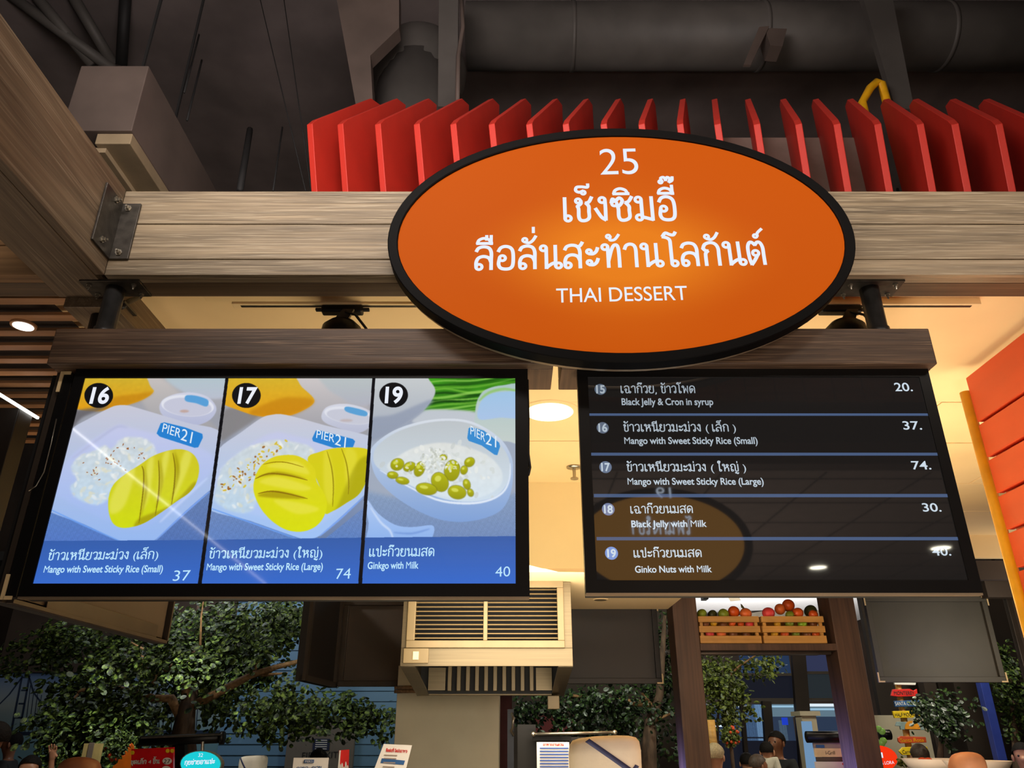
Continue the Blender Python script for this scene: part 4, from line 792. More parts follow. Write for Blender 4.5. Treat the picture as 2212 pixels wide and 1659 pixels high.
MB().tube([PY(122, 905, 2.19), PY(110, 960, 2.19), PY(95, 1020, 2.19), PY(78, 1050, 2.19), PY(62, 1060, 2.19)], .0022, 6).build('wire', 'steel', t, smooth=True)
cw = MB().tube([PY(1139, 820, 2.21), PY(1141, 900, 2.25), PY(1141, 980, 2.25), PY(1145, 1010, 2.25), PY(1141, 1026, 2.22)], .0045, 8).build('screen_cable', 'cable', None, smooth=True); tag(cw, 'thin black cable looping down beside the picture screen', 'cable')
# ------------------------------------------------------------------ screens of the rear counters seen from behind
def rear_screen(px0, px1, py0, py1, D, m, label, depth=.07, corners=True):
    ym = (py0+py1)/2; x0 = PY(px0, ym, D).x; x1 = PY(px1, ym, D).x; z1 = PY(0, py0, D).z; z0 = PY(0, py1, D).z
    t = thing('rear_screen', label, 'screen', ((x0+x1)/2, D, z0)); fw = .045
    MB().box((x0+.01, D+.03, z0+.01), (x1-.01, D+depth, z1-.01)).build('back_panel', m, t)
    rail = 'tv_rail' if m == 'tv_back' else ('tv_back_olive' if m == 'tv_back_olive' else 'tv_back_dark')
    for a in (((x0, D, z0), (x1, D+.05, z0+fw)), ((x0, D, z1-fw), (x1, D+.05, z1)), ((x0, D, z0+fw), (x0+fw, D+.05, z1-fw)), ((x1-fw, D, z0+fw), (x1, D+.05, z1-fw))): MB().box(*a).build('frame_rail', rail, t, .003)
    if corners:
        for sx, xx in ((1, x0-.012), (-1, x1+.012)):
            for sz, zz in ((1, z0), (-1, z1)):
                if corners == 'right' and sx == 1: continue
                MB().box((min(xx, xx+sx*.055), D-.006, min(zz, zz+sz*.012)), (max(xx, xx+sx*.055), D-.002, max(zz, zz+sz*.012))).build('corner_plate', 'ceiling', t)
                MB().box((min(xx, xx+sx*.012), D-.006, min(zz+sz*.012, zz+sz*.08)), (max(xx, xx+sx*.012), D-.002, max(zz+sz*.012, zz+sz*.08))).build('corner_plate', 'ceiling', t)
    for xx in (x0+.2, x1-.2): MB().box((xx-.02, D+.035, z1-.01), (xx+.02, D+.065, 3.039)).build('hanger_rod', 'black_matte', t)
    return t
tag(MB().box((-9, 7.02, 3.04), (11, 7.3, 3.12)).build('hanging_rail', 'black_matte', None), 'long dark rail the rear screens hang from, above the extractor hood', 'rail')
rear_screen(736, 1010, 1296, 1483, 7.0, 'tv_back', 'brown back of a screen hanging left of the extractor hood', corners=False)
rear_screen(1130, 1424, 1300, 1477, 7.0, 'tv_back_dark', 'black back of a screen hanging right of the extractor hood', corners='right')
rear_screen(1884, 2152, 1288, 1474, 7.0, 'tv_back_olive', 'large olive grey back of a screen right of the fruit shelf')
def rear_side_screen(pn, pf, Dn, label, m, hz=.72, w_=.05):
    a = PY(*pn, Dn); b_ = PZ(*pf, a.z); t = thing('rear_side_screen', label, 'screen', tuple(a)); d = (b_-a).normalized(); s_ = Vector((d.y, -d.x, 0))
    up = Vector((0, 0, hz)); th = s_*w_
    MB().prism([a, b_, b_+up, a+up], -th).build('back_panel', m, t)
    for p, q in ((a, b_), (a+up, b_+up)): MB().bar(p+Vector((0, 0, .02)), q+Vector((0, 0, .02)), .05, .04).build('frame_rail', 'tv_rail', t)
    for p in (a, b_): MB().bar(p+d*(.03 if p is a else -.03), p+up+d*(.03 if p is a else -.03), .05, .05, up=tuple(d)).build('frame_rail', 'tv_rail', t)
rear_side_screen((652, 1470), (722, 1486), 6.0, 'narrow angled screen back left of the brown one', 'tv_back_dark')
rear_screen(2196, 2330, 1284, 1474, 7.2, 'tv_back', 'brown screen back cut off by the right edge of the view', corners=False)
bx = MB().box((PY(2125, 1250, 6.9).x, 6.9, PY(0, 1290, 6.9).z), (PY(2205, 1250, 6.9).x, 7.0, PY(0, 1254, 6.9).z)).build('bracket_box', 'tv_back', None, .005); tag(bx, 'brown mounting box above the olive grey screen back', 'box')
c = PY(2147, 1216, 6.6); hr = downlight((c.x, 6.6, c.z), .05, 'small round white lamp in the dark right of the price screen', 'glass_cool', 'black_matte'); MB().box((c.x-.01, 6.59, c.z+.004), (c.x+.01, 6.61, 6.9)).build('hanger_rod', 'black_matte', hr)
# ------------------------------------------------------------------ extractor hood
HY = 5.0; t = thing('extractor_hood', 'stainless steel extractor hood with louvred front between the screens', 'hood', (0, HY, 2))
xh0 = PY(864, 1438, HY).x; xh1 = PY(1238, 1438, HY).x; zh0 = PY(0, 1439, HY).z; zh1 = WZ-.022; zs = PY(0, 1400, HY).z; HB = 6.0; zbk = PY(0, 1503, HB).z
lo0, lo1 = PY(877, 1400, HY).x, PY(1220, 1400, HY).x; li0, li1 = PY(896, 1385, HY).x, PY(1205, 1385, HY).x; lz0 = PY(0, 1384, HY).z; lz1 = PY(0, 1270, HY).z; lm = (PY(1049, 1330, HY).x)
MB().box((xh0, HY, zh0), (xh1, HY+.02, zs-.0)).build('front_strip', 'brushed', t, .002)
MB().box((xh0+.02, HY+.16, zs), (xh1-.02, HB, zh1)).build('plenum', 'black_matte', t)  # black block stands in for the shaded depth behind the louvres
MB().box((xh0, HY, zs+.001), (li0-.001, HY+.12, zh1)).build('side_cheek', 'brushed', t, .002); MB().box((li1+.001, HY, zs+.001), (xh1, HY+.12, zh1)).build('side_cheek', 'brushed', t, .002)
MB().box((li0, HY, lz1+.0), (li1, HY+.10, zh1)).build('top_strip', 'brushed', t, .002)
for a in (((lo0, HY-.022, zs), (lo1, HY-.001, lz0)), ((lo0, HY-.022, lz1), (lo1, HY-.001, lz1+.045)), ((lo0, HY-.022, lz0), (li0, HY-.001, lz1)), ((li1, HY-.022, lz0), (lo1, HY-.001, lz1)), ((lm-.013, HY-.020, lz0), (lm+.013, HY-.001, lz1))): MB().box(*a).build('louvre_frame', 'hoodpaint', t, .004)
NS = 12
for k in range(NS):
    z = lz0+(k+.55)*(lz1-lz0)/NS
    for xa, xb in ((li0, lm-.013), (lm+.013, li1)):
        MB().prism([(xa, HY-.012, z-.004), (xa, HY-.006, z+.004), (xa, HY+.05, z+.010), (xa, HY+.05, z+.004)], (xb-xa, 0, 0)).build('louvre', 'hoodpaint', t)
sw0, sw1 = PY(872, 1415, HY).x, PY(926, 1415, HY).x; swz0, swz1 = PY(0, 1433, HY).z, PY(0, 1401, HY).z
sw = MB().box((sw0, HY-.02, swz0), (sw1, HY-.0005, swz1)).build('switch_plate', 'hoodpaint', t, .003)
MB().box(((sw0+sw1)/2-.018, HY-.026, (swz0+swz1)/2-.024), ((sw0+sw1)/2+.018, HY-.021, (swz0+swz1)/2+.024)).build('switch', 'ceiling', sw, .002)
for xx, a, b_ in ((xh0, 0, .03), (xh1-.03, 0, .03)):
    MB().prism([(xx, HY+.021, zh0), (xx, HB, zbk), (xx, HB, zs), (xx, HY+.021, zs)], (.03, 0, 0)).build('side_panel', 'brushed', t, .002)
for s, xx in ((1, xh0), (-1, xh1)): 
    p = [(xx, HY+.021, zh0-.002), (xx, HB, zbk-.002), (xx+s*.09, HB-.04, zbk-.002), (xx+s*.09, HY+.021, zh0-.002)]; MB().prism(p, (0, 0, .012)).build('rim_strip', 'brushed', t)
MB().box((xh0+.03, 5.905, zbk+.01), (xh1-.03, 5.93, zs)).build('inner_back', 'black_matte', t)
MB().box((xh0+.03, HB-.06, zbk), (xh1-.03, HB, zbk+.05)).build('back_gutter', 'hoodpaint', t, .003)
fb0, fb1 = PY(962, 1470, 5.85).x, PY(1158, 1470, 5.85).x; fz0_, fz1_ = PY(0, 1493, 5.85).z, PY(0, 1436, 5.85).z
MB().box((xh0+.09, 5.86, zbk+.03), (fb0, 5.9, zs-.05)).build('inner_panel', 'brushed', t); MB().box((fb1, 5.86, zbk+.03), (xh1-.09, 5.9, zs-.05)).build('inner_panel', 'brushed', t)
for k in range(10):
    xx = fb0+(k+.5)*(fb1-fb0)/10; MB().box((xx-.014, 5.82, fz0_), (xx+.014, 5.86, fz1_+.1)).build('baffle', 'hoodpaint', t, .003)
bx = MB().box((PY(1183, 1515, 5.9).x, 5.88, PY(0, 1532, 5.9).z), (PY(1208, 1515, 5.9).x, 5.98, zbk-.004)).build('grease_box', 'hoodpaint', None, .003); tag(bx, 'small metal box hanging below the right corner of the extractor hood', 'box')
# ------------------------------------------------------------------ white column with rope, walls behind
CY = 6.7; x0, x1 = PY(854, 1560, CY).x, PY(1078, 1560, CY).x
t = thing('white_column', 'broad off-white plastered column standing below the extractor hood', 'column', ((x0+x1)/2, CY, 0)); MB().box((x0, CY, 0), (x1, CY+.5, PY(0, 1480, CY).z+.15)).build('shaft', 'white_col', t, .004)
for k in range(2):
    z = PY(0, 1486+k*8, CY).z; pts = []
    MB().tube([(x0-.02, CY-.02, z), (x0+.2, CY-.022, z+.002), (x1+.02, CY-.02, z)], .014, 10).build('rope', 'rope', t, smooth=True)
wx0, wx1 = PY(470, 1600, 10.6).x, PY(870, 1600, 10.6).x
bw = struct(MB().box((wx0, 10.66, 0), (wx1+.6, 10.76, 3.6)).build('wall_clapboard', 'blueplank')); hgt = .124
for k in range(28):
    z = .0+k*hgt
    b = MB().prism([(wx0, 10.655, z), (wx0, 10.635, z+.002), (wx0, 10.648, z+hgt-.006), (wx0, 10.655, z+hgt-.006)], (wx1+.6-wx0, 0, 0)); b.build('plank', 'blueplank', bw)
dx0, dx1 = PY(620, 1600, 10.55).x, PY(765, 1600, 10.55).x; dz = PY(0, 1553, 10.55).z
dr = struct(MB().box((dx0, 10.55, .02), (dx1, 10.63, dz)).build('door_1', 'door', None, .004)); dr['label'] = 'grey fire exit door numbered ST-12 in the blue clapboard wall'
M['ink_m'] = M['ink']
def flat(text, a, b, h, D, m, parent, off=0.0, w=.13): return tl(text, a, b, h, m, parent, w, off, D)
flat('ST-12', (682, 1589), (714, 1588), 10, 10.545, 'ink', dr); flat('FIRE EXIT', (652, 1639), (730, 1637), 14, 10.545, 'ink', dr)
p, q = PY(675, 1621, 10.545), PY(713, 1596, 10.545); pb = MB().box((p.x, 10.54, p.z), (q.x, 10.549, q.z)).build('notice', mat('navy_notice', (34, 42, 70)), dr)
for k in range(5):
    z = q.z-(k+.6)*(q.z-p.z)/5.4; MB().box((p.x+.03, 10.538, z-.006), (q.x-.03, 10.5395, z+.002)).build('text_line', 'white', pb)
vb = struct(MB().box((PY(545, 1400, 10.9).x, 10.9, PY(0, 1452, 10.9).z), (PY(660, 1400, 10.9).x, 10.95, PY(0, 1300, 10.9).z)).build('trim_4', 'vertical_board'))
for k in range(8):
    xx = PY(552+k*15, 1400, 10.9).x; MB().box((xx, 10.88, PY(0, 1452, 10.9).z), (xx+.085, 10.899, PY(0, 1300, 10.9).z)).build('board', 'vertical_board', vb, .003)
# mural wall with painted bridge
m, n, l, bs = nmat('mural_sky'); tc = n.new('ShaderNodeTexCoord'); sp = n.new('ShaderNodeSeparateXYZ'); l.new(tc.outputs['Object'], sp.inputs[0]); mr = n.new('ShaderNodeMapRange'); mr.inputs[1].default_value = 1.5; mr.inputs[2].default_value = 2.5; l.new(sp.outputs[2], mr.inputs[0])
nn_ = n.new('ShaderNodeTexNoise'); nn_.inputs['Scale'].default_value = 1.2; ad = n.new('ShaderNodeMath'); ad.operation = 'MULTIPLY_ADD'; ad.inputs[1].default_value = .35; l.new(nn_.outputs[0], ad.inputs[0]); l.new(mr.outputs[0], ad.inputs[2])
rp = n.new('ShaderNodeValToRGB'); l.new(ad.outputs[0], rp.inputs[0]); rp.color_ramp.elements[0].color = (*lin((104, 160, 176)), 1); rp.color_ramp.elements[1].color = (*lin((84, 110, 150)), 1); e = rp.color_ramp.elements.new(.62); e.color = (*lin((150, 160, 158)), 1)
l.new(rp.outputs[0], bs.inputs['Base Color']); M['mural'] = m
MY = 11.0; mx0, mx1 = PY(-40, 1600, MY).x, PY(482, 1600, MY).x
mw = struct(MB().box((mx0, MY, .6), (mx1, MY+.08, PY(0, 1453, MY).z)).build('wall_mural', 'mural')); mw['label'] = 'pale blue mural wall painted with a suspension bridge'
M['bridge'] = mat('mural_bridge_paint', (30, 46, 70), .7)
brg = MB(); Y_ = MY-.004
def pl_(a, b_, w_): A = PY(*a, Y_); B = PY(*b_, Y_); brg.bar(A, B, w_, w_*.3, up=(0, 1, 0)) if False else brg.prism([A+Vector((-w_/2, 0, 0)) if abs(B.x-A.x) < abs(B.z-A.z) else A+Vector((0, 0, -w_/2)), A+Vector((w_/2, 0, 0)) if abs(B.x-A.x) < abs(B.z-A.z) else A+Vector((0, 0, w_/2)), B+Vector((w_/2, 0, 0)) if abs(B.x-A.x) < abs(B.z-A.z) else B+Vector((0, 0, w_/2)), B+Vector((-w_/2, 0, 0)) if abs(B.x-A.x) < abs(B.z-A.z) else B+Vector((0, 0, -w_/2))], (0, .003, 0))
for a, b_, w_ in (((48, 1459), (24, 1582), .025), ((64, 1459), (42, 1582), .025), ((48, 1463), (64, 1463), .02), ((46, 1491), (60, 1491), .02), ((40, 1520), (53, 1520), .02), ((32, 1550), (48, 1550), .02), ((0, 1585), (480, 1581), .04), ((-20, 1540), (20, 1500), .022), ((20, 1500), (46, 1465), .022), ((64, 1465), (72, 1495), .022), ((72, 1495), (88, 1516), .022), ((88, 1516), (130, 1545), .022)): pl_(a, b_, w_)
for k in range(11): pl_((66+k*8, 1480+k*7), (54+k*8, 1582), .007)
for k in range(14): pl_((312+k*9, 1500), (306+k*9, 1582), .012)
brg.build('bridge_painting', 'bridge', mw)
struct(MB().box((mx0, MY-.05, PY(0, 1453, MY).z), (mx1+.6, MY+.1, 4.2)).build('trim_5', 'darkwall'))
# ------------------------------------------------------------------ orange red plank wall at right
t = thing('plank_wall', 'wall of orange red planks with a yellow edge post at the right edge', 'wall', tuple(PY(2150, 1100, 3.0)))
RD = 3.0; xr = PY(2085, 815, RD).x; zs_ = [PY(2100, y, RD).z for y in (815, 917, 993, 1071, 1150, 1232, 1318, 1404, 1495)]
zs_ = [PX(2085, 815, xr).z]+[PY(x, y, RD).z for x, y in ((2114, 917), (2133, 993), (2155, 1071), (2177, 1150), (2198, 1232), (2222, 1318), (2246, 1404), (2270, 1495))]
for k in range(len(zs_)-1): MB().box((xr, 1.9, zs_[k+1]+.010), (xr+.03, RD, zs_[k]-.004)).build('plank', 'plank_red', t, .004)
MB().box((xr+.04, 1.9, zs_[-1]), (xr+.06, RD, zs_[0]-.02)).build('backing', 'plank_red', t)
yt = MB().tube([(xr+.0, RD+.028, 0), (xr+.0, RD+.028, PY(2083, 842, RD).z)], .022, 14).build('edge_post', 'yellow', t, smooth=True)
# ------------------------------------------------------------------ what stands behind the viewer, mirrored in the dark screens
MR = 2*(SD)
def mir(px, py, z=None, y=None):
    p = PZ(px, py, z) if z is not None else PY(px, py, y); return Vector((p.x, MR-p.y, p.z))
RZ = EYE+1.6
rc = struct(MB().box((-6, -4.99, RZ), (8, -.52, RZ+.05)).build('ceiling', 'grey_board'))
for k in range(8): MB().box((-6, -4.9+k*.6, RZ-.006), (8, -4.89+k*.6, RZ)).build('ceiling_joint', 'darkwall', rc)
for k in range(14): MB().box((-3.5+k*.7, -4.95, RZ-.006), (-3.49+k*.7, -.55, RZ)).build('ceiling_joint', 'darkwall', rc)
rb = MB().box((-5, -.5, RZ), (7, -.38, RZ+.15)).build('rear_beam', 'post_wood', None, .004); tag(rb, 'brown beam behind the viewer mirrored in the black price screen', 'beam')
t = thing('rear_plank_ceiling', 'ceiling of wide grey planks behind the viewer mirrored in the price screen', 'ceiling', (1, -1, EYE+2.12))
for k in range(12): MB().box((-2.4+k*.42, -3.2, EYE+2.12), (-2.0+k*.42, -.42, EYE+2.14)).build('plank', 'grey_board', t)
t = thing('rear_board_fascia', 'fascia of upright brown boards behind the viewer mirrored in the price screen', 'fascia', (1, -.4, EYE+2.1))
for k in range(26): MB().box((-2.0+k*.2, -.44, EYE+2.06), (-1.81+k*.2, -.41, EYE+2.45)).build('board', 'slat', t)
MV = 4.72; c = mir(1430, 1172, y=MV); t = thing('mirrored_sign', 'brown yellow oval sign numbered 19 mirrored in the price list screen', 'sign', tuple(c))
m, n, l, bs = nmat('amber_backlit_acrylic'); bs.inputs['Base Color'].default_value = (.02, .01, .002, 1); bs.inputs['Emission Color'].default_value = (*lin((250, 176, 70)), 1); bs.inputs['Emission Strength'].default_value = 1.0
MB().prism([(c.x+.56*math.cos(a), c.y, c.z+.35*math.sin(a)) for a in TT], (0, -.08, 0)).build('rim', 'black', t)
MB().prism([(c.x+.505*math.cos(a), c.y+.004, c.z+.30*math.sin(a)) for a in TT], (0, -.003, 0)).build('lit_face', m, t)
MW = emit('mirrored_letter_white', (220, 235, 255), 4.0)
def ml(text, xa, xb, y, h):
    a = mir(xa, y, y=MV); b_ = mir(xb, y, y=MV); a.y = b_.y = c.y+.006; letters(text, a, b_, h, MW, t, .13, 0.0, Vector((0, 0, 0)))
ml('19', 1450, 1418, 1076, .07); ml('โพนกงใชา', 1497, 1366, 1154, .075)
for px, py, nm in ((1767, 1225, 'left'), (2032, 1183, 'right')):
    q = mir(px, py, z=RZ-.006); downlight((q.x, q.y, RZ-.007), .085, 'round ceiling lamp behind the viewer, %s one of two mirrored in the price screen' % nm, MATS.get('rear_lamp_light') or emit('rear_lamp_light', (255, 250, 225), 26))
q1, q2 = mir(156, 925, z=RZ-.1), mir(575, 1262, z=RZ-.1)
st = MB().tube([q1, q1.lerp(q2, .5), q2], .005, 8).build('tube_lamp', emit('tube_lamp_light', (255, 250, 240), 12), None); tag(st, 'long thin tube lamp behind the viewer mirrored across the mango pictures', 'lamp')
# ------------------------------------------------------------------ brown posts with the fruit shelf
PD = 6.5
def pillar(pxl, pxr, label):
    x0, x1 = PY(pxl, 1450, PD).x, PY(pxr, 1450, PD).x; o = MB().box((x0, PD, 0), (x1, PD+.26, 3.6)).build('wooden_post', 'post_wood', None, .006); return tag(o, label, 'post'), x0, x1
pA, ax0, ax1 = pillar(1464, 1518, 'brown wooden post left of the fruit crates'); pB, bx0_, bx1_ = pillar(1816, 1872, 'brown wooden post right of the fruit crates')
sz = PY(0, 1390, PD).z; szb = PY(0, 1405, PD).z
t = thing('fruit_shelf', 'brown shelf board between the two posts carrying two fruit crates', 'shelf', ((ax1+bx0_)/2, PD, szb)); MB().box((ax1, PD+.0, szb), (bx0_, PD+.45, sz)).build('board', 'post_wood', t, .003); MB().box((ax1, PD+.08, szb-.022), (bx0_-.02, PD+.14, szb)).build('lip', 'tv_rail', t)
FRC = {'orange': (232, 92, 28), 'pink': (224, 70, 70), 'green': (124, 140, 36), 'dark': (62, 66, 30), 'lime': (140, 180, 30), 'yellow': (214, 160, 30), 'peach': (224, 110, 50), 'brown': (120, 70, 34)}
FM = {}
for k, c in FRC.items():
    m, n, l, bs = nmat('mango_skin_'+k); tt, r = noise_ramp(n, l, 5, lin(tuple(int(v*.75) for v in c)), lin(tuple(min(255, int(v*1.15)) for v in c)), (1, 1, 1), 2); l.new(r.outputs[0], bs.inputs['Base Color']); bs.inputs['Roughness'].default_value = .38; FM[k] = m
def crate(pxl, pxr, label):
    x0, x1 = PY(pxl, 1360, PD).x, PY(pxr, 1360, PD).x; y0, y1 = PD+.03, PD+.36
    t = thing('fruit_crate', label, 'crate', ((x0+x1)/2, y0, sz), 'slatted pine crates of fruit on the brown shelf')
    for a, b_ in ((1331, 1344), (1352, 1366), (1373, 1389.5)):
        za, zb_ = PY(0, b_, y0).z, PY(0, a, y0).z
        MB().box((x0, y0, za), (x1, y0+.014, zb_)).build('slat', 'crate', t, .002); MB().box((x0, y1-.014, za), (x1, y1, zb_)).build('slat', 'crate', t, .002)
        for xx in (x0, x1-.012): MB().box((xx, y0+.015, za), (xx+.012, y1-.015, zb_)).build('slat', 'crate', t, .002)
    zt2 = PY(0, 1331, y0).z
    for xx in (x0+.013, x1-.038):
        for yy in (y0+.015, y1-.040): MB().box((xx, yy, sz), (xx+.025, yy+.025, zt2-.003)).build('corner_post', 'crate', t)
    MB().box((x0+.013, y0+.015, sz+.0), (x1-.013, y1-.015, sz+.008)).build('bottom', 'crate', t)
crate(1512, 1645, 'left slatted pine crate, with green and orange mangoes on top'); crate(1650, 1786, 'right slatted pine crate, with a tall heap of orange mangoes on top')
FN = {'orange': 'orange', 'pink': 'pink red', 'green': 'green', 'dark': 'dark green', 'lime': 'bright lime green', 'yellow': 'yellow', 'peach': 'peach orange', 'brown': 'brown'}
def fruit(px, py, r, col, label, dy=.14, sq=(1, 1, .92)):
    c = PY(px, py, PD+dy); R_ = r/F*(PD*CP+(c.z-EYE)*SP); seed = random.Random(px)
    b = MB().ball((0, 0, 0), (R_*sq[0], R_*.9, R_*sq[2]), 16, 10); b.v = [(x*(1+.10*z/R_), y, z+.07*x) for x, y, z in b.v]
    o = b.build('mango', FM[col], None, smooth=True); o.location = c; o.rotation_euler = (0, seed.uniform(-.3, .3), seed.uniform(0, 1)); return tag(o, label, 'fruit', 'mangoes in the crates')
for i, a in enumerate((
 (1516, 1326, 11, 'green', 'green mango at the left end of the top of the left crate'), (1539, 1328, 11, 'dark', 'dark green mango second from left on the left crate'),
 (1563, 1327, 13, 'green', 'green mango in the middle of the top of the left crate'), (1585, 1322, 14, 'orange', 'round orange mango resting on the left crate beside the green one'),
 (1611, 1326, 13.5, 'peach', 'orange mango with an upright leaf at the right of the left crate'), (1660, 1325, 14, 'pink', 'pink red mango at the left of the right crate top'),
 (1685, 1316, 13, 'peach', 'peach orange mango beside the pink one on the right crate'), (1703, 1308, 15, 'orange', 'topmost orange mango of the heap on the right crate'),
 (1706, 1329, 10, 'green', 'green mango under the orange heap of the right crate'), (1723, 1325, 13, 'orange', 'orange mango right of the heap on the right crate'),
 (1751, 1321, 15, 'dark', 'dark green mango at the right end of the right crate top'), (1757, 1328, 11, 'orange', 'red orange mango in front of the dark green one at the right crate end'))):
    fruit(a[0], a[1], a[2], a[3], a[4], (.13, .22, .13, .18, .12, .12, .20, .28, .10, .14, .26, .12)[i])
lf = MB().prism([PY(1600, 1304, PD+.12), PY(1603, 1306, PD+.12), PY(1609, 1314, PD+.12), PY(1606, 1316, PD+.12), PY(1601, 1312, PD+.12)], (0, .004, 0)).build('mango_leaf', FM['dark']); tag(lf, 'single pointed dark leaf standing up from the left crate', 'leaf')
for px, py, r, col in ((1524, 1349, 8.5, 'brown'), (1542, 1347, 8, 'yellow'), (1562, 1350, 8.5, 'brown'), (1582, 1347, 8, 'orange'), (1600, 1348, 7.5, 'orange'), (1619, 1349, 9.5, 'pink'), (1533, 1370, 10, 'pink'), (1558, 1370, 10.5, 'peach'), (1584, 1371, 10, 'brown'), (1612, 1371, 10.5, 'brown'),
    (1679, 1348, 8.5, 'yellow'), (1705, 1347, 10.5, 'green'), (1733, 1348, 10.5, 'lime'), (1757, 1349, 9, 'brown'), (1673, 1370, 8.5, 'yellow'), (1695, 1370, 10, 'orange'), (1719, 1370, 9.5, 'green'), (1762, 1370, 9.5, 'orange'), (1743, 1371, 9.5, 'brown')):
    cr = 'left' if px < 1648 else 'right'; row = 'upper' if py < 1360 else 'lower'
    fruit(px, py, r, col, '%s mango behind the %s gap of the %s crate, %s' % (FN[col], row, cr, ('at its left end', 'left of centre', 'just left of centre', 'just right of centre', 'right of centre', 'at its right end')[min(5, int((px-(1508 if cr == 'left' else 1650))/23))]), .10, (1.05, 1, .9))
# ------------------------------------------------------------------ leafy trees
leafv = [(0, 0, 0), (.24, -.24, .04), (.36, -.56, .05), (.28, -.90, .04), (0, -1.08, 0), (-.28, -.90, .04), (-.36, -.56, .05), (-.24, -.24, .04)]
leaff = [(0, 1, 2, 3, 4), (0, 4, 5, 6, 7)]
def leaf_mat(name, cs, rough=.42):
    m, n, l, bs = nmat(name); t, r = noise_ramp(n, l, 26, lin(cs[0]), lin(cs[2]), (1, 1, 1), 2, .34, .68); gp = n.new('ShaderNodeNewGeometry'); l.new(gp.outputs['Position'], t.inputs['Vector']); e = r.color_ramp.elements.new(.5); e.color = (*lin(cs[1]), 1)
    l.new(r.outputs[0], bs.inputs['Base Color']); bs.inputs['Roughness'].default_value = rough; bs.inputs['Transmission Weight'].default_value = 0; return m
M['leaf'] = leaf_mat('leaf_green', ((16, 28, 11), (46, 66, 25), (126, 150, 66)), .55)
M['leaf_dark'] = leaf_mat('leaf_dark_green', ((14, 24, 12), (28, 44, 20), (66, 92, 40)))
M['leaf_yellow'] = leaf_mat('leaf_olive', ((40, 52, 20), (86, 98, 38), (150, 160, 78)))
def leaf_xf(c, s, r, down=.6):
    d = Vector((r.gauss(0, 1), r.gauss(-.5, .8), r.gauss(-down, .6))).normalized(); up = Vector((r.gauss(0, .5), r.gauss(-.8, .5), r.gauss(.8, .5)))
    ey = -d; ez = (up-ey*up.dot(ey)).normalized(); ex = ey.cross(ez); return Matrix(((ex.x, ey.x, ez.x, c.x), (ex.y, ey.y, ez.y, c.y), (ex.z, ey.z, ez.z, c.z), (0, 0, 0, 1))) @ Matrix.Scale(s, 4)
def tree(label, base, branches, blobs, m, size, nind=60, trunk_r=.12, seed=1, name='leafy_tree', bark='bark'):
    r = random.Random(seed); t = thing(name, label, 'tree', (base[0].x, base[0].y, 0))
    MB().tube([Vector((base[0].x, base[0].y, 0)), *base], [trunk_r*1.25]+[trunk_r*(1-.92*(k/len(base))**.6) for k in range(len(base))], 12).build('trunk', bark, t, smooth=True)
    for p, rad in branches:
        pts = [q+Vector((r.uniform(-.02, .02), 0, r.uniform(-.02, .02))) for q in p]; MB().tube(pts, [rad*(1-.6*k/(len(pts)-1)) for k in range(len(pts))], 8).build('branch', 'branch', t, smooth=True)
    lm = bpy.data.meshes.new('leaf'); lm.from_pydata(leafv, [], leaff); lm.materials.append(M[m]); singles = []
    V = []; Fc = []; tot = sum(b_[5] for b_ in blobs)
    for (px, py, D, rx, ry, nl) in blobs:
        c = PY(px, py, D); k = (D*CP+(c.z-EYE)*SP)/F; RX, RZ_, RY = rx*k, ry*k, min(rx, ry)*k*.9
        nsp = max(1, nl//14)
        for _ in range(nsp):
            a = Vector((r.gauss(0, 1), r.gauss(0, 1), r.gauss(0, 1))).normalized()*(r.random()**.4)
            sc = c+Vector((a.x*RX, a.y*RY, a.z*RZ_)); dr_ = Vector((a.x*.5+r.gauss(0, .3), -.2, -.6)).normalized(); ln = size*3.2
            for j in range(14):
                p = sc+dr_*ln*(j/14)+Vector((r.gauss(0, size*.7), r.gauss(0, size*.7), r.gauss(0, size*.6))); X = leaf_xf(p, size*r.uniform(.75, 1.2), r)
                if len(singles) < nind*4 and r.random() < nind*4/tot: singles.append((p.y, X)); continue
                i = len(V); V += [tuple(X @ Vector(v)) for v in leafv]; Fc += [[i+q for q in f] for f in leaff]
    singles.sort(key=lambda q: q[0])
    for k_, (yy, X) in enumerate(singles):
        if k_ < nind: o = bpy.data.objects.new('leaf', lm); COL.objects.link(o); o.parent = t; o.matrix_parent_inverse = Matrix.Translation(-wloc(t)); o.matrix_basis = X
        else: i = len(V); V += [tuple(X @ Vector(v)) for v in leafv]; Fc += [[i+q for q in f] for f in leaff]
    b = MB(); b.v = V; b.f = Fc; b.build('foliage', m, t, kind='stuff'); return t
D1 = 8.4
W_ = lambda x, y, D=D1: PY(x, y, D)
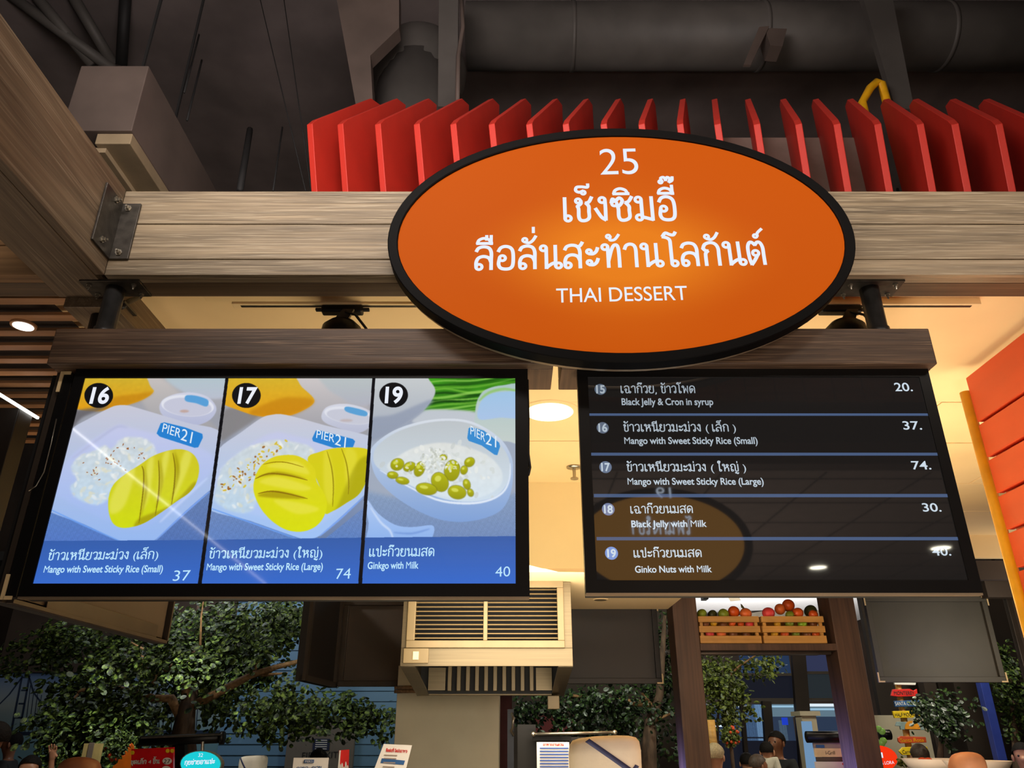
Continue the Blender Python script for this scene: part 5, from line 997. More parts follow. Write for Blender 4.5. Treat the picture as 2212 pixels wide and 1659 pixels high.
tree('big leafy tree with pale branches in front of the bridge mural', [W_(392, 1659), W_(396, 1580), W_(404, 1530), W_(420, 1460, 8.7), W_(432, 1330, 9.0), W_(436, 1250, 9.1)],
     [([W_(400, 1560), W_(370, 1510), W_(330, 1505), W_(295, 1500)], .06), ([W_(404, 1500), W_(395, 1430), W_(370, 1440), W_(340, 1450), W_(300, 1440)], .045), ([W_(340, 1450), W_(326, 1478), W_(318, 1490)], .025), ([W_(420, 1520), W_(480, 1490), W_(540, 1462), W_(590, 1446), W_(650, 1430)], .05), ([W_(545, 1462), W_(556, 1425), W_(568, 1408)], .02), ([W_(560, 1458), W_(620, 1452)], .02), ([W_(330, 1505), W_(250, 1485), W_(175, 1495), W_(165, 1500)], .03), ([W_(300, 1440), W_(310, 1400), W_(280, 1392)], .02), ([W_(165, 1500), W_(120, 1550)], .012), ([W_(430, 1395), W_(437, 1330), W_(436, 1300)], .014)],
     [(110, 1385, 8.6, 70, 50, 420), (215, 1375, 8.8, 110, 50, 700), (30, 1420, 8.7, 30, 25, 90), (255, 1420, 7.9, 42, 34, 330), (350, 1400, 8.0, 34, 34, 300), (425, 1430, 7.8, 48, 34, 420), (340, 1340, 8.8, 60, 50, 500), (500, 1330, 8.8, 120, 50, 900), (600, 1350, 8.7, 60, 50, 450), (540, 1375, 8.0, 46, 34, 300),
      (170, 1540, 8.2, 80, 55, 900), (250, 1530, 8.3, 90, 50, 800), (130, 1590, 8.1, 45, 40, 360), (300, 1575, 8.5, 70, 45, 500), (205, 1600, 8.3, 70, 36, 380), (160, 1470, 8.6, 70, 36, 350), (280, 1470, 8.3, 50, 26, 200), (450, 1390, 8.9, 120, 60, 700), (460, 1500, 8.5, 50, 40, 260),
      (560, 1530, 8.2, 60, 34, 320), (640, 1510, 8.3, 70, 36, 380), (620, 1490, 7.9, 36, 40, 160), (730, 1520, 8.6, 80, 30, 420), (800, 1530, 8.6, 50, 32, 260), (640, 1560, 8.4, 30, 20, 60), (470, 1470, 8.8, 80, 30, 260), (400, 1480, 8.9, 60, 40, 260), (500, 1400, 9.0, 90, 60, 900), (600, 1330, 9.2, 60, 40, 500), (400, 1420, 9.0, 80, 60, 700), (560, 1440, 9.0, 60, 30, 240), (640, 1330, 9.3, 50, 50, 420)],
     'leaf', .066, 280, .16, 3)
D2 = 9.6
tree('dark leafy tree behind the extractor hood and the black screen back', [PY(1400, 1659, D2), PY(1405, 1560, D2), PY(1425, 1500, D2), PY(1432, 1400, D2), PY(1436, 1330, D2)],
     [([PY(1425, 1540, D2), PY(1400, 1520, D2), PY(1385, 1500, D2)], .03), ([PY(1410, 1560, D2), PY(1440, 1545, D2), PY(1458, 1535, D2)], .02), ([PY(1405, 1520, D2), PY(1300, 1510, D2), PY(1230, 1500, D2)], .04)],
     [(1150, 1520, 9.8, 60, 40, 380), (1230, 1520, 9.6, 60, 40, 420), (1280, 1505, 9.0, 46, 36, 380), (1345, 1505, 9.0, 34, 28, 260), (1330, 1550, 9.8, 70, 34, 380), (1400, 1500, 9.7, 50, 60, 420), (1440, 1360, 9.8, 20, 60, 260), (1440, 1450, 9.8, 26, 50, 260), (1435, 1600, 9.8, 30, 40, 150), (1250, 1560, 9.9, 60, 24, 180)], 'leaf_dark', .056, 120, .10, 5)
D3 = 10.4
tree('olive green tree seen under the fruit shelf between the brown posts', [PY(1548, 1659, D3), PY(1550, 1560, D3), PY(1560, 1450, D3)], [([PY(1560, 1480, D3), PY(1600, 1440, D3), PY(1640, 1410, D3)], .02)],
     [(1530, 1440, 10.2, 36, 40, 330), (1560, 1470, 10.0, 38, 44, 420), (1545, 1520, 10.4, 44, 36, 360), (1600, 1430, 10.6, 50, 24, 260), (1650, 1430, 10.2, 16, 36, 110), (1585, 1515, 10.5, 36, 26, 160)], 'leaf_yellow', .060, 100, .03, 8)
D4 = 10.0
tree('leafy tree at the right edge beside the navy blue post', [PY(2200, 1659, D4), PY(2190, 1560, D4), PY(2180, 1450, D4)], [], [(2175, 1420, 10, 34, 50, 320), (2180, 1500, 10, 44, 50, 420), (2200, 1560, 10, 30, 40, 220), (2160, 1460, 9.6, 20, 26, 100)], 'leaf', .055, 60, .06, 9)
tree('small dark tree in front of the painted direction boards', [PY(2030, 1659, 8.8), PY(2034, 1580, 8.8)], [], [(2030, 1530, 8.8, 50, 34, 360), (2000, 1520, 8.5, 30, 24, 140), (2060, 1510, 9, 36, 30, 180), (1992, 1548, 8.4, 16, 10, 40), (2040, 1575, 8.8, 30, 18, 90)], 'leaf_dark', .05, 50, .04, 10)
# flowering bush and flower ball
def ball_plant(px, py, D, r, label, m='leaf', nl=260, red=14, seed=3, name='flower_ball'):
    rr = random.Random(seed); c = PY(px, py, D); k = (D*CP)/F; R_ = r*k; t = thing(name, label, 'plant', tuple(c)); V = []; Fc = []
    for _ in range(nl):
        a = Vector((rr.gauss(0, 1), rr.gauss(0, 1), rr.gauss(0, 1))).normalized()*R_*rr.uniform(.6, 1.05); X = leaf_xf(c+a, .035, rr, .1); i = len(V); V += [tuple(X @ Vector(v)) for v in leafv]; Fc += [[i+q for q in f] for f in leaff]
    b = MB(); b.v = V; b.f = Fc; b.build('foliage', m, t, kind='stuff')
    for _ in range(red):
        a = Vector((rr.gauss(0, 1), -abs(rr.gauss(0, 1)), rr.gauss(0, 1))).normalized()*R_*1.05; MB().ball(c+a, .016, 7, 5).build('flower', 'plank_red', t, smooth=True)
    if name == 'flower_ball': MB().tube([c, (c.x, c.y, 0)], .02, 8).build('stem', 'bark', t)
    return t
ball_plant(1577, 1591, 9.2, 19, 'hanging ball of green leaves and small red flowers between the posts', 'leaf_yellow', 420, 12)
ball_plant(262, 1610, 7.6, 30, 'bush with small red flowers behind the torn orange sheet', 'leaf', 420, 8, 6, 'flowering_bush')
# ------------------------------------------------------------------ lit shop front far behind the posts
SY_ = 13.5; t = thing('shop_front', 'glazed shop front with blue white lights seen under the fruit shelf', 'shop', tuple(PY(1690, 1500, SY_)))
def rect(px0, px1, py0, py1, D, m, name, parent, dep=.05):
    ym = (py0+py1)/2; x0, x1 = PY(px0, ym, D).x, PY(px1, ym, D).x; z1, z0 = PY(0, py0, D).z, PY(0, py1, D).z
    return MB().box((x0, D, z0), (x1, D+dep, z1)).build(name, m, parent)
G = {k: emit('shop_glow_'+k, c, s) for k, (c, s) in {'navy': ((40, 58, 88), .8), 'slate': ((52, 58, 88), .8), 'dark': ((22, 24, 34), 1), 'green': ((36, 42, 46), 1), 'blue': ((96, 134, 178), .8), 'pale': ((120, 158, 196), .85), 'grey': ((104, 130, 146), .8), 'white': ((225, 240, 250), 1), 'sky': ((150, 190, 215), 1), 'deep': ((48, 62, 86), .8)}.items()}
for x0, x1, y0, y1, g in ((1600, 1706, 1410, 1456, 'navy'), (1720, 1794, 1410, 1452, 'slate'), (1590, 1714, 1459, 1508, 'dark'), (1728, 1806, 1456, 1508, 'green'), (1500, 1660, 1520, 1600, 'deep'), (1605, 1650, 1522, 1600, 'blue'), (1634, 1656, 1522, 1600, 'pale'), (1664, 1716, 1520, 1548, 'grey'), (1672, 1716, 1548, 1600, 'deep'), (1684, 1700, 1556, 1600, 'grey'), (1738, 1812, 1520, 1548, 'grey'), (1745, 1815, 1548, 1590, 'deep'), (1500, 1820, 1600, 1700, 'dark')):
    rect(x0, x1, y0, y1, SY_, G[g], 'pane', t)
for x0, x1, y0, y1, g in ((1738, 1806, 1520, 1526, 'white'), (1740, 1806, 1530, 1534, 'sky'), (1668, 1714, 1524, 1528, 'sky'), (1560, 1597, 1541, 1547, 'sky'), (1530, 1562, 1566, 1570, 'white'), (1596, 1603, 1522, 1528, 'white'), (1600, 1690, 1592, 1595, 'dark')):
    rect(x0, x1, y0, y1, SY_-.06, G[g], 'lamp_tube', t, .03)
rect(1690, 1702, 1550, 1566, SY_-.06, emit('blue_sign', (30, 60, 190), 1), 'blue_sign', t, .03)
for a, b_, w_ in (((1722, 1390), (1745, 1700), .22), ((1655, 1515), (1668, 1700), .14), ((1600, 1500), (1612, 1640), .06), ((1812, 1390), (1860, 1700), .2)): MB().bar(PY(*a, SY_-.2), PY(*b_, SY_-.2), w_, .1, up=(0, 1, 0)).build('mullion', 'darkwall', t)
for x0, x1, y0, y1 in ((1590, 1712, 1454, 1460), (1724, 1800, 1450, 1456), (1600, 1714, 1508, 1514), (1736, 1806, 1508, 1513), (1500, 1830, 1404, 1412), (1590, 1740, 1514, 1521)): rect(x0, x1, y0, y1, SY_-.15, 'tv_back', 'transom', t)
bp = MB().tube([PY(1534, 1555, 9), PY(1545, 1659, 9)], .05, 12).build('wooden_pole', 'crate', None, smooth=True); tag(bp, 'pale bamboo coloured pole between left brown post and flower ball', 'pole')
# ------------------------------------------------------------------ painted direction boards and columns at right
bwr = struct(MB().box((PY(1880, 1600, 10.2).x, 10.2, 0), (PY(2012, 1600, 10.2).x, 10.3, PY(0, 1545, 10.2).z)).build('wall_tan', 'mat_beige_far'))
struct(MB().box((PY(1895, 1500, 11.5).x, 11.5, 0), (10.9, 11.6, 3.6)).build('wall_dark', 'darkwall'))
t = thing('direction_sign', 'post stacked with painted direction boards right of the brown posts', 'sign', tuple(PY(1965, 1659, 9.4)))
MB().tube([(PY(1962, 1640, 9.45).x, 9.47, 0), (PY(1962, 1560, 9.45).x, 9.47, 3.0)], .035, 10).build('pole', 'crate', t, smooth=True)
M['b_red'] = mat('red_board_paint', (206, 30, 24), .5); M['b_blue'] = mat('blue_board_paint', (36, 84, 140), .5); M['b_yel'] = mat('yellow_board_paint', (226, 190, 20), .5); M['b_sun'] = mat('sun_paint', (228, 146, 30), .5); M['b_grey'] = mat('blue_grey_board_paint', (130, 150, 150), .5); M['b_or'] = mat('rust_board_paint', (196, 74, 34), .5); M['b_ora'] = mat('orange_sheet_paint', (242, 120, 16), .6)
SG = 9.4
def board(pts, m): return MB().prism([PY(x, y, SG) for x, y in pts], (0, .03, 0)).build('board', m, t, .004)
board([(1925, 1503), (1929, 1489), (1966, 1488), (1974, 1492), (1981, 1488), (1983, 1504), (1940, 1505)], 'b_red'); board([(1932, 1514), (1987, 1512), (1984, 1526), (1934, 1527)], 'b_blue'); board([(1928, 1536), (1986, 1535), (1990, 1550), (1933, 1551)], 'b_yel')
board([(1938, 1559), (1990, 1560), (1998, 1577), (1946, 1576), (1945, 1569), (1935, 1568)], 'b_grey'); board([(1940, 1594), (1946, 1590), (2000, 1592), (2002, 1604), (1946, 1606), (1941, 1602)], 'b_or'); board([(1942, 1623), (1950, 1614), (2003, 1613), (2007, 1624), (2000, 1631), (1950, 1631)], 'b_yel'); board([(1932, 1474), (1979, 1475), (1978, 1480), (1933, 1479)], 'white')
c = PY(1972, 1575, SG-.012); MB().prism([(c.x+.085*math.cos(a), c.y, c.z+.085*math.sin(a)) for a in np.linspace(0, math.pi, 12)], (0, .008, 0)).build('painted_sun', 'b_sun', t)
for tx, a, b_, h, m in (('MONTEREY', (1932, 1501), (1976, 1501), 8, 'ink'), ('SANTA CRUZ', (1934, 1524), (1979, 1523), 8, 'white'), ('HALF MOON B', (1934, 1548), (1982, 1547), 8, 'ink'), ('Santa Rosa', (1946, 1603), (1996, 1602), 8, 'yellow'), ('Carmel', (1950, 1628), (1974, 1627), 8, 'ink')): tl(tx, a, b_, h, m, t, .13, 0.0, SG-.002)
for a, b_, w_, m, lab, D in (((2020, 1545), (2050, 1659), .16, 'darkwall', 'thin dark column right of the direction boards', 10.7), ((2095, 1470), (2135, 1659), .42, 'darkwall', 'thick dark brown column left of the navy blue post', 10.9), ((2128, 1470), (2168, 1655), .10, 'blue_post', 'navy blue slanting post near the right edge', 9.35)):
    x = PY((a[0]+b_[0])/2, (a[1]+b_[1])/2, D).x; o = MB().box((x-w_/2, D, 0), (x+w_/2, D+w_, 3.6)).build('column', m, None, .005); tag(o, lab, 'column')
# ------------------------------------------------------------------ counter signs along the bottom edge
def sign_thing(name, label, px, py, D, cat='sign'): return thing(name, label, cat, tuple(PY(px, py, D)))
t = sign_thing('red_menu_board', 'red menu board with white Thai lettering, yellow lanterns and price 27', 328, 1640, 6.2)
MB().prism([PY(282, 1700, 6.2), PY(374, 1700, 6.2), PY(374, 1614, 6.2), PY(284, 1618, 6.2)], (0, .03, 0)).build('board', mat('red_menu_print', (206, 16, 22), .4), t)
tl('ชุดเล็ก 4 ชิ้น', (282, 1651), (345, 1649), 8, 'white', t, .2, 0.0, 6.197)
el_ = lambda px, py, rx, ry, D, m, nm, par, dy=.002: MB().prism([PY(px+rx*math.cos(a), py+ry*math.sin(a), D) for a in np.linspace(0, 2*math.pi, 25)[:-1]], (0, dy, 0)).build(nm, m, par)
el_(361, 1644, 10, 7.5, 6.195, 'white', 'price_disc', t); tl('27.', (353, 1649), (370, 1649), 9, 'ink', t, .13, 0.0, 6.192)
el_(359, 1662, 10, 7.5, 6.195, 'white', 'price_disc', t)
for x in (286, 362, 372): el_(x, 1622+(4 if x < 300 else 0), 4.2, 4.4, 6.195, 'b_yel', 'lantern', t)
t = sign_thing('awning_bar', 'dark rounded bar with shiny top above the turquoise sign', 393, 1595, 6.4, 'bar')
MB().tube([PY(304, 1601, 6.4), PY(480, 1594, 6.4)], .036, 16).build('bar', 'black', t, smooth=True); MB().tube([PY(476, 1594, 6.4), PY(484, 1593.5, 6.4)], .046, 16).build('end_cap', 'black', t, smooth=True); MB().bar(PY(306, 1594, 6.37), PY(478, 1586.5, 6.37), .03, .012).build('top_strip', 'steel', t)
MB().bar(PY(388, 1600, 6.45), PY(392, 1696, 6.45), .09, .06, up=(0, 1, 0)).build('upright', 'black', t)
t = sign_thing('turquoise_oval_sign', 'glowing turquoise oval sign numbered 32 below the dark bar', 433, 1645, 6.3)
MB().tube([PY(438, 1602, 6.33), PY(437, 1624, 6.33)], .012, 8).build('stem', 'steel', t)
el_(434, 1650, 46, 29, 6.31, 'edge', 'rim', t, .05); el_(433, 1650, 43, 27, 6.30, emit('turquoise_light', (28, 205, 214), 1.0), 'lit_face', t); tl('32', (428, 1635), (438, 1635), 8, SW, t, .13, 0.0, 6.296); tl('กุยช่ายอาแปะ', (398, 1652), (464, 1649), 8, SW, t, .2, 0.0, 6.296)
og = MB().prism([PY(x, y, 7.0) for x, y in ((236, 1680), (244, 1655), (254, 1648), (256, 1640), (264, 1640), (263, 1632), (271, 1634), (270, 1622), (277, 1626), (276, 1614), (282, 1618), (283, 1605), (288, 1612), (288, 1680))], (0, .02, 0)).build('orange_sheet', 'b_ora', None); tag(og, 'orange sheet with a jagged edge beside the red menu board', 'sheet')
yp_ = thing('display_stand', 'pale yellow panel with a grey stripe behind the left bald head', 'panel', tuple(PY(190, 1640, 7.3))); rect(172, 209, 1606, 1700, 7.3, mat('pale_yellow_paint', (216, 196, 128), .6), 'board', yp_); rect(183, 194, 1604, 1700, 7.29, mat('grey_stripe', (140, 128, 116), .6), 'stripe', yp_, .01)
mc = rect(100, 126, 1604, 1700, 8.8, mat('mauve_board', (92, 80, 92), .7), 'mauve_column', None, .2); tag(mc, 'mauve grey column below the big tree at left', 'column')
bc = rect(124, 136, 1590, 1700, 8.7, 'black', 'black_post', None, .1); tag(bc, 'thin black post at the right side of the mauve column', 'post')
t = sign_thing('white_menu_stand', 'white menu card with a small blue logo in front of the fire exit door', 668, 1650, 5.5)
rect(630, 706, 1637, 1720, 5.5, 'white', 'card', t, .012); rect(657, 678, 1641, 1648, 5.49, 'b_blue', 'logo_patch', t, .004); tl('PIER21', (659, 1647), (676, 1647), 4.5, 'white', t, .13, 0.0, 5.487); tl('กวยจบญวน', (640, 1664), (696, 1662), 7, 'b_blue', t, .15, 0.0, 5.497)
t = sign_thing('red_card', 'narrow red card with a pale edge left of the tilted menu', 743, 1640, 5.6); MB().prism([PY(731, 1720, 5.6), PY(751, 1720, 5.6), PY(754, 1619, 5.6), PY(732, 1621, 5.6)], (0, .01, 0)).build('card', M['b_red'], t); rect(729, 732, 1621, 1720, 5.595, 'white', 'edge', t, .012)
for k in range(5): el_(735+k*4, 1660-(k % 2)*5, 1.6, 10-(k % 3)*3, 5.594, 'white', 'print_mark', t)
t = sign_thing('tilted_menu', 'white tilted menu card with red heading and blue line before the white column', 852, 1635, 5.4); MB().prism([PY(786, 1720, 5.4), PY(862, 1720, 5.4), PY(890, 1610, 5.4), PY(829, 1607, 5.4)], (0, .01, 0)).build('card', 'white', t)
tl('ติดต่อที่ จัดส่งอาหาร', (834, 1624), (880, 1626), 5.5, 'b_red', t, .2, 0.0, 5.397)
MB().prism([PY(822, 1648, 5.396), PY(872, 1652, 5.396), PY(875, 1643, 5.396), PY(825, 1638, 5.396)], (0, .002, 0)).build('blue_line', 'b_blue', t)
for k in range(4): MB().bar(PY(830-k, 1631+k*9-(k > 0)*2, 5.396), PY(858-k*2, 1632+k*9-(k > 0)*2, 5.396), .002, .006).build('print_line', 'grey_board', t)
t = sign_thing('striped_menu', 'white menu board printed with blue lines left of the white cap', 1196, 1630, 4.8); rect(1160, 1231, 1603, 1720, 4.8, 'white', 'board', t, .012)
for k in range(8): rect(1166, 1228, 1615+k*6.6, 1617.6+k*6.6, 4.795, mat('blue_print', (40, 80, 160), .6) if k == 0 else MATS['blue_print'], 'print_line', t, .003)
tl('อาหารจานด่วน', (1173, 1611), (1218, 1611), 4.5, 'b_red', t, .2, 0.0, 4.797)
t = sign_thing('shiny_rail', 'shiny metal rail on a black bar above the striped menu and white cap', 1240, 1585, 5.0, 'rail'); MB().tube([PY(1152, 1586, 5.0), PY(1328, 1582, 5.0)], .009, 12).build('rail', 'steel', t, smooth=True)
for x, y in ((1152, 1586), (1328, 1582)): MB().ball(PY(x, y, 5.0), .015, 12, 8).build('knob', 'steel', t, smooth=True)
rect(1151, 1234, 1590, 1600, 5.02, 'black', 'bar', t, .05); rect(1118, 1158, 1565, 1720, 5.1, 'black', 'back_board', t, .03); rect(1232, 1330, 1592, 1720, 5.1, 'black_matte', 'back_board', t, .03)
wd = struct(rect(1079, 1106, 1500, 1720, 7.6, mat('maroon_wall', (70, 22, 26), .7), 'wall_maroon', None, .2)); 
t = thing('navy_cabinet_door', 'narrow navy door with a silver handle right of the white column', 'door', tuple(PY(1103, 1600, 7.0))); rect(1096, 1110, 1532, 1720, 7.0, mat('navy_door', (34, 44, 66), .4), 'door_leaf', t, .04); MB().tube([PY(1106, 1541, 6.96), PY(1109, 1552, 6.93), PY(1108, 1572, 6.93), PY(1104, 1578, 6.95), PY(1110, 1589, 6.96)], .012, 8).build('handle', 'steel', t, smooth=True)
mr_ = struct(rect(1150, 1270, 1545, 1582, 10.8, mat('maroon_far', (96, 24, 26), .7), 'wall_red_far', None, .1)); struct(MB().box((PY(1060, 1500, 11.2).x, 11.2, 0), (PY(1520, 1500, 11.2).x, 11.3, 3.8)).build('wall_behind_tree', 'darkwall'))
# grill stall stand at right
t = sign_thing('grill_stand', 'pale stall sign reading I-Grill under a shiny dark bar', 1800, 1630, 7.4)
MB().tube([PY(1742, 1592, 7.4), PY(1842, 1592, 7.4)], .047, 16).build('bar', 'black', t, smooth=True); MB().bar(PY(1744, 1585, 7.37), PY(1836, 1585, 7.37), .02, .01).build('top_strip', 'steel', t)
for y0, y1, m in ((1602, 1616, 'grey_board'), (1616.5, 1635, 'cream'), (1635.5, 1645, 'tv_back'), (1645.5, 1720, 'white')):
    if m == 'cream': m = mat('cream_print', (226, 200, 150), .5)
    rect(1757+(y0-1602)*.2, 1822+(y0-1602)*.2, y0, y1, 7.42, m, 'panel', t, .02)
tl('I-Grill', (1784, 1630), (1804, 1630), 8, 'ink', t, .13, 0.0, 7.417); rect(1763, 1781, 1609, 1615.5, 7.41, 'b_blue', 'logo_patch', t, .004)
for k in range(4): el_(1822+(k % 2)*3, 1640+k*5, 2.6, 2.6, 7.412, 'b_red', 'berry_print', t)
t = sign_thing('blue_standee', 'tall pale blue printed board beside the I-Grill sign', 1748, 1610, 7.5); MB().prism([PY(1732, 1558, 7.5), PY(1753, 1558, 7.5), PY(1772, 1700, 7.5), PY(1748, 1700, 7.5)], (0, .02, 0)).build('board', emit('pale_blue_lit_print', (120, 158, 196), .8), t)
bh = thing('beige_post', 'beige capped post behind the pale blue printed board', 'post', tuple(PY(1762, 1580, 9.0))); rect(1728, 1772, 1536, 1546, 9.0, 'mat_beige_far', 'cap', bh, .3); rect(1742, 1774, 1546, 1700, 9.02, 'mat_beige_far', 'shaft', bh, .2)
t = sign_thing('red_oval_sign', 'glowing red oval sign with white lettering beside the right brown post', 1915, 1640, 7.2); el_(1893, 1640, 46, 30, 7.2, emit('red_light', (245, 52, 12), 1.0), 'lit_face', t, .05); tl('& LORA', (1904, 1652), (1932, 1650), 7, SW, t, .2, 0.0, 7.19); tl('1', (1900, 1637), (1908, 1637), 12, SW, t, .2, 0.0, 7.19)
t = thing('wall_lamp', 'black cylinder lamp with a green leaf in front of it', 'lamp', tuple(PY(1908, 1588, 8.0))); MB().tube([PY(1899, 1588, 8.0), PY(1923, 1587, 8.0)], .045, 16).build('body', 'black', t, smooth=True); MB().bar(PY(1903, 1581, 7.95), PY(1921, 1581, 7.95), .02, .008).build('edge', 'steel', t)
for k, (x, y) in enumerate(((1898, 1575), (1905, 1580), (1908, 1600), (1904, 1606))):
    o = MB().ball(PY(x, y, 7.8), (.035, .01, .03), 8, 5).build('leaf', M['b_leaf'] if 'b_leaf' in M else M.setdefault('b_leaf', mat('fresh_leaf', (140, 200, 80), .4)), t, smooth=True)
# dishes on the counter
def dish(px, py, D, r, lab, food):
    c = PY(px, py, D); c.z = PY(2110, 1643, 5.2).z; t = thing('serving_dish', lab, 'dish', tuple(c)); b = MB().lathe(c, [(r*.55, -.09), (r*.7, -.085), (r, 0), (r*.96, 0), (r*.66, -.06)], 28); b.build('bowl', 'white', t, smooth=True)
    for i, (dx, dz, rr, m) in enumerate(food): MB().ball(c+Vector((dx, 0, dz)), (rr, rr*.8, rr*.7), 12, 8).build('food', m, t, smooth=True)
dish(2110, 1643, 5.2, .19, 'white dish with a bread roll right of the right bald head', ((-.08, .0, .036, 'crate'), (.04, -.03, .03, 'b_sun'))); dish(2020, 1648, 5.6, .20, 'white dish of orange red food left of the right bald head', ((-.08, -.012, .03, 'b_or'), (-.04, -.012, .028, 'b_or'), (.06, -.03, .03, 'b_sun')))
cn = thing('food_counter', 'dark counter edge carrying the white food dishes', 'counter', (PY(2080, 1659, 5.5).x, 5.5, 0)); z = PY(2110, 1643, 5.2).z-.095; MB().box((PY(1960, 1659, 5.5).x, 4.9, z-.04), (PY(2300, 1659, 5.5).x, 6.0, z)).build('top', 'tv_back', cn, .004); MB().box((PY(1970, 1659, 5.5).x, 5.0, 0), (PY(2290, 1659, 5.5).x, 5.9, z-.041)).build('body', 'darkwall', cn)
ball_plant(1952, 1648, 6.6, 9, 'small bright green plant on the counter right of the red oval sign', 'leaf_yellow', 60, 0, 5, 'potted_plant')
# ------------------------------------------------------------------ people
def skin_mesh(name, joints, links, m, parent=None, sub=2):
    me = bpy.data.meshes.new(name); me.from_pydata([j[0] for j in joints], links, []); o = bpy.data.objects.new(name, me); COL.objects.link(o); me.materials.append(M[m] if isinstance(m, str) else m)
    md = o.modifiers.new('skin', 'SKIN'); md.use_smooth_shade = True
    sv = me.skin_vertices[0].data if me.skin_vertices else None
    for k, j in enumerate(joints):
        r = j[1]; sv[k].radius = (r, r) if not isinstance(r, tuple) else r; sv[k].use_root = (k == 0)
    ss = o.modifiers.new('subsurf', 'SUBSURF'); ss.levels = ss.render_levels = sub
    if parent: attach(o, parent); 
    return o
def person(px, py, D, face, label, shirt, hair=None, skin='skin', raise_arm=False, cap=None, size=1.0, tophat=0.0, ht=None):
    p = PY(px, py, D); H = p.z-tophat; s = size; t = thing('person', label, 'person', (p.x, D, 0)); hz = H-.100*s
    cf, sf = math.cos(face), math.sin(face)
    zo = H-ht if ht else 0; H = ht or H; hz = H-.1*s
    def L(x, y, z): return (p.x+(x*cf-y*sf), D+(x*sf+y*cf), z+zo)      # local: facing -y
    k = H/1.70
    J = [(L(0, 0, .95*k), .13*k), (L(0, 0, 1.15*k), .115*k), (L(0, .01, 1.33*k), .125*k), (L(0, .01, H-.27*s), .055), (L(0, .0, H-.20*s), .055*s), (L(0, -.012, hz-.02), .078*s), (L(0, .008, hz+.045*s), .094*s), (L(0, .0, H-.004*s), .066*s), (L(0, -.108*s, hz-.02), .014*s),
         (L(.17*k, .01, 1.38*k), .055*k), (L(.21*k, .02, 1.12*k), .045*k), (L(.20*k, -.08, .90*k), .033*k), (L(-.17*k, .01, 1.38*k), .055*k), (L(-.21*k, .02, 1.12*k), .045*k), (L(-.20*k, -.08, .90*k), .033*k),
         (L(.09, 0, .85*k), .09*k), (L(.10, 0, .48*k), .06*k), (L(.10, .02, .09), .045), (L(.10, -.14, .045), .035), (L(-.09, 0, .85*k), .09*k), (L(-.10, 0, .48*k), .06*k), (L(-.10, .02, .09), .045), (L(-.10, -.14, .045), .035)]
    if raise_arm: J[10] = (L(.27*k, -.10, 1.30*k), .042*k); J[11] = (L(.24*k, -.16, H-.03), .030*k)
    E_ = [(0, 1), (1, 2), (2, 3), (3, 4), (4, 5), (5, 6), (6, 7), (5, 8), (2, 9), (9, 10), (10, 11), (2, 12), (12, 13), (13, 14), (0, 15), (15, 16), (16, 17), (17, 18), (0, 19), (19, 20), (20, 21), (21, 22)]
    for w_, el2 in ((11, 10), (14, 13)):
        a = Vector(J[w_][0]); e = Vector(J[el2][0]); d = (a-e).normalized(); side = d.cross(Vector((0, 1, 0))).normalized(); pl2 = len(J); J.append((tuple(a+d*.055), .026)); E_.append((w_, pl2))
        for f_, (o_, ln) in enumerate(((-.030, .060), (-.012, .075), (.010, .078), (.030, .065))): J.append((tuple(a+d*(.075+ln*.5)+side*o_), .0085)); E_.append((pl2, len(J)-1)); J.append((tuple(a+d*(.075+ln)+side*o_*1.1+Vector((0, -.012, 0))), .0075)); E_.append((len(J)-2, len(J)-1))
        J.append((tuple(a+d*.05+side*-.05), .010)); E_.append((pl2, len(J)-1))
    skin_mesh('body', J, E_, skin, t)
    g = .018
    sh = [(L(0, 0, .84*k), .14*k+g)]+[(j[0], j[1]+g) for j in (J[1], J[2])]+[(L(0, .01, H-.29*s), .07)]+[(J[q][0], J[q][1]+g*.8) for q in (9, 10, 12, 13)]
    skin_mesh('shirt', sh, [(0, 1), (1, 2), (2, 3), (2, 4), (4, 5), (2, 6), (6, 7)], shirt, t)
    tr = [(J[q][0], J[q][1]+g) for q in (0, 15, 16, 17, 19, 20, 21)]; skin_mesh('trousers', tr, [(0, 1), (1, 2), (2, 3), (0, 4), (4, 5), (5, 6)], 'cloth_suit', t)
    for sx in (-1, 1):
        MB().ball(L(sx*.088*s, .005, hz-.01), (.012, .020, .032), 8, 6).build('ear', skin, t, smooth=True); MB().ball(L(sx*.034*s, -.078*s, hz+.012), .010, 8, 6).build('eye', 'ink', t, smooth=True)
    if hair:
        b = MB(); n_, m_ = 20, 10; rad = (.092*s, .104*s, .100*s); c = L(0, .012, hz+.028*s); rows_ = []
        for i in range(m_+1):
            th = math.pi/2-(math.pi*.62)*i/m_; rows_.append(len(b.v))
            for j in range(n_):
                a = 2*math.pi*j/n_; fr = max(0, -math.sin(a+face-face)); lift = max(0, math.sin(th)*0+0)
                zz = math.sin(th); 
                if fr > .2: zz = max(zz, .42*fr)
                q = math.sqrt(max(0, 1-zz*zz)) if fr > .2 else math.cos(th)
                x, y = rad[0]*q*math.cos(a), rad[1]*q*math.sin(a); b.v.append((c[0]+x*cf-y*sf, c[1]+x*sf+y*cf, c[2]+rad[2]*zz*random.uniform(.96, 1.03)))
        for i in range(m_):
            for j in range(n_): b.f.append([rows_[i]+j, rows_[i]+(j+1) % n_, rows_[i+1]+(j+1) % n_, rows_[i+1]+j])
        b.build('hair', hair, t, smooth=True)
    if cap: cap(t, L, H, s)
    return t
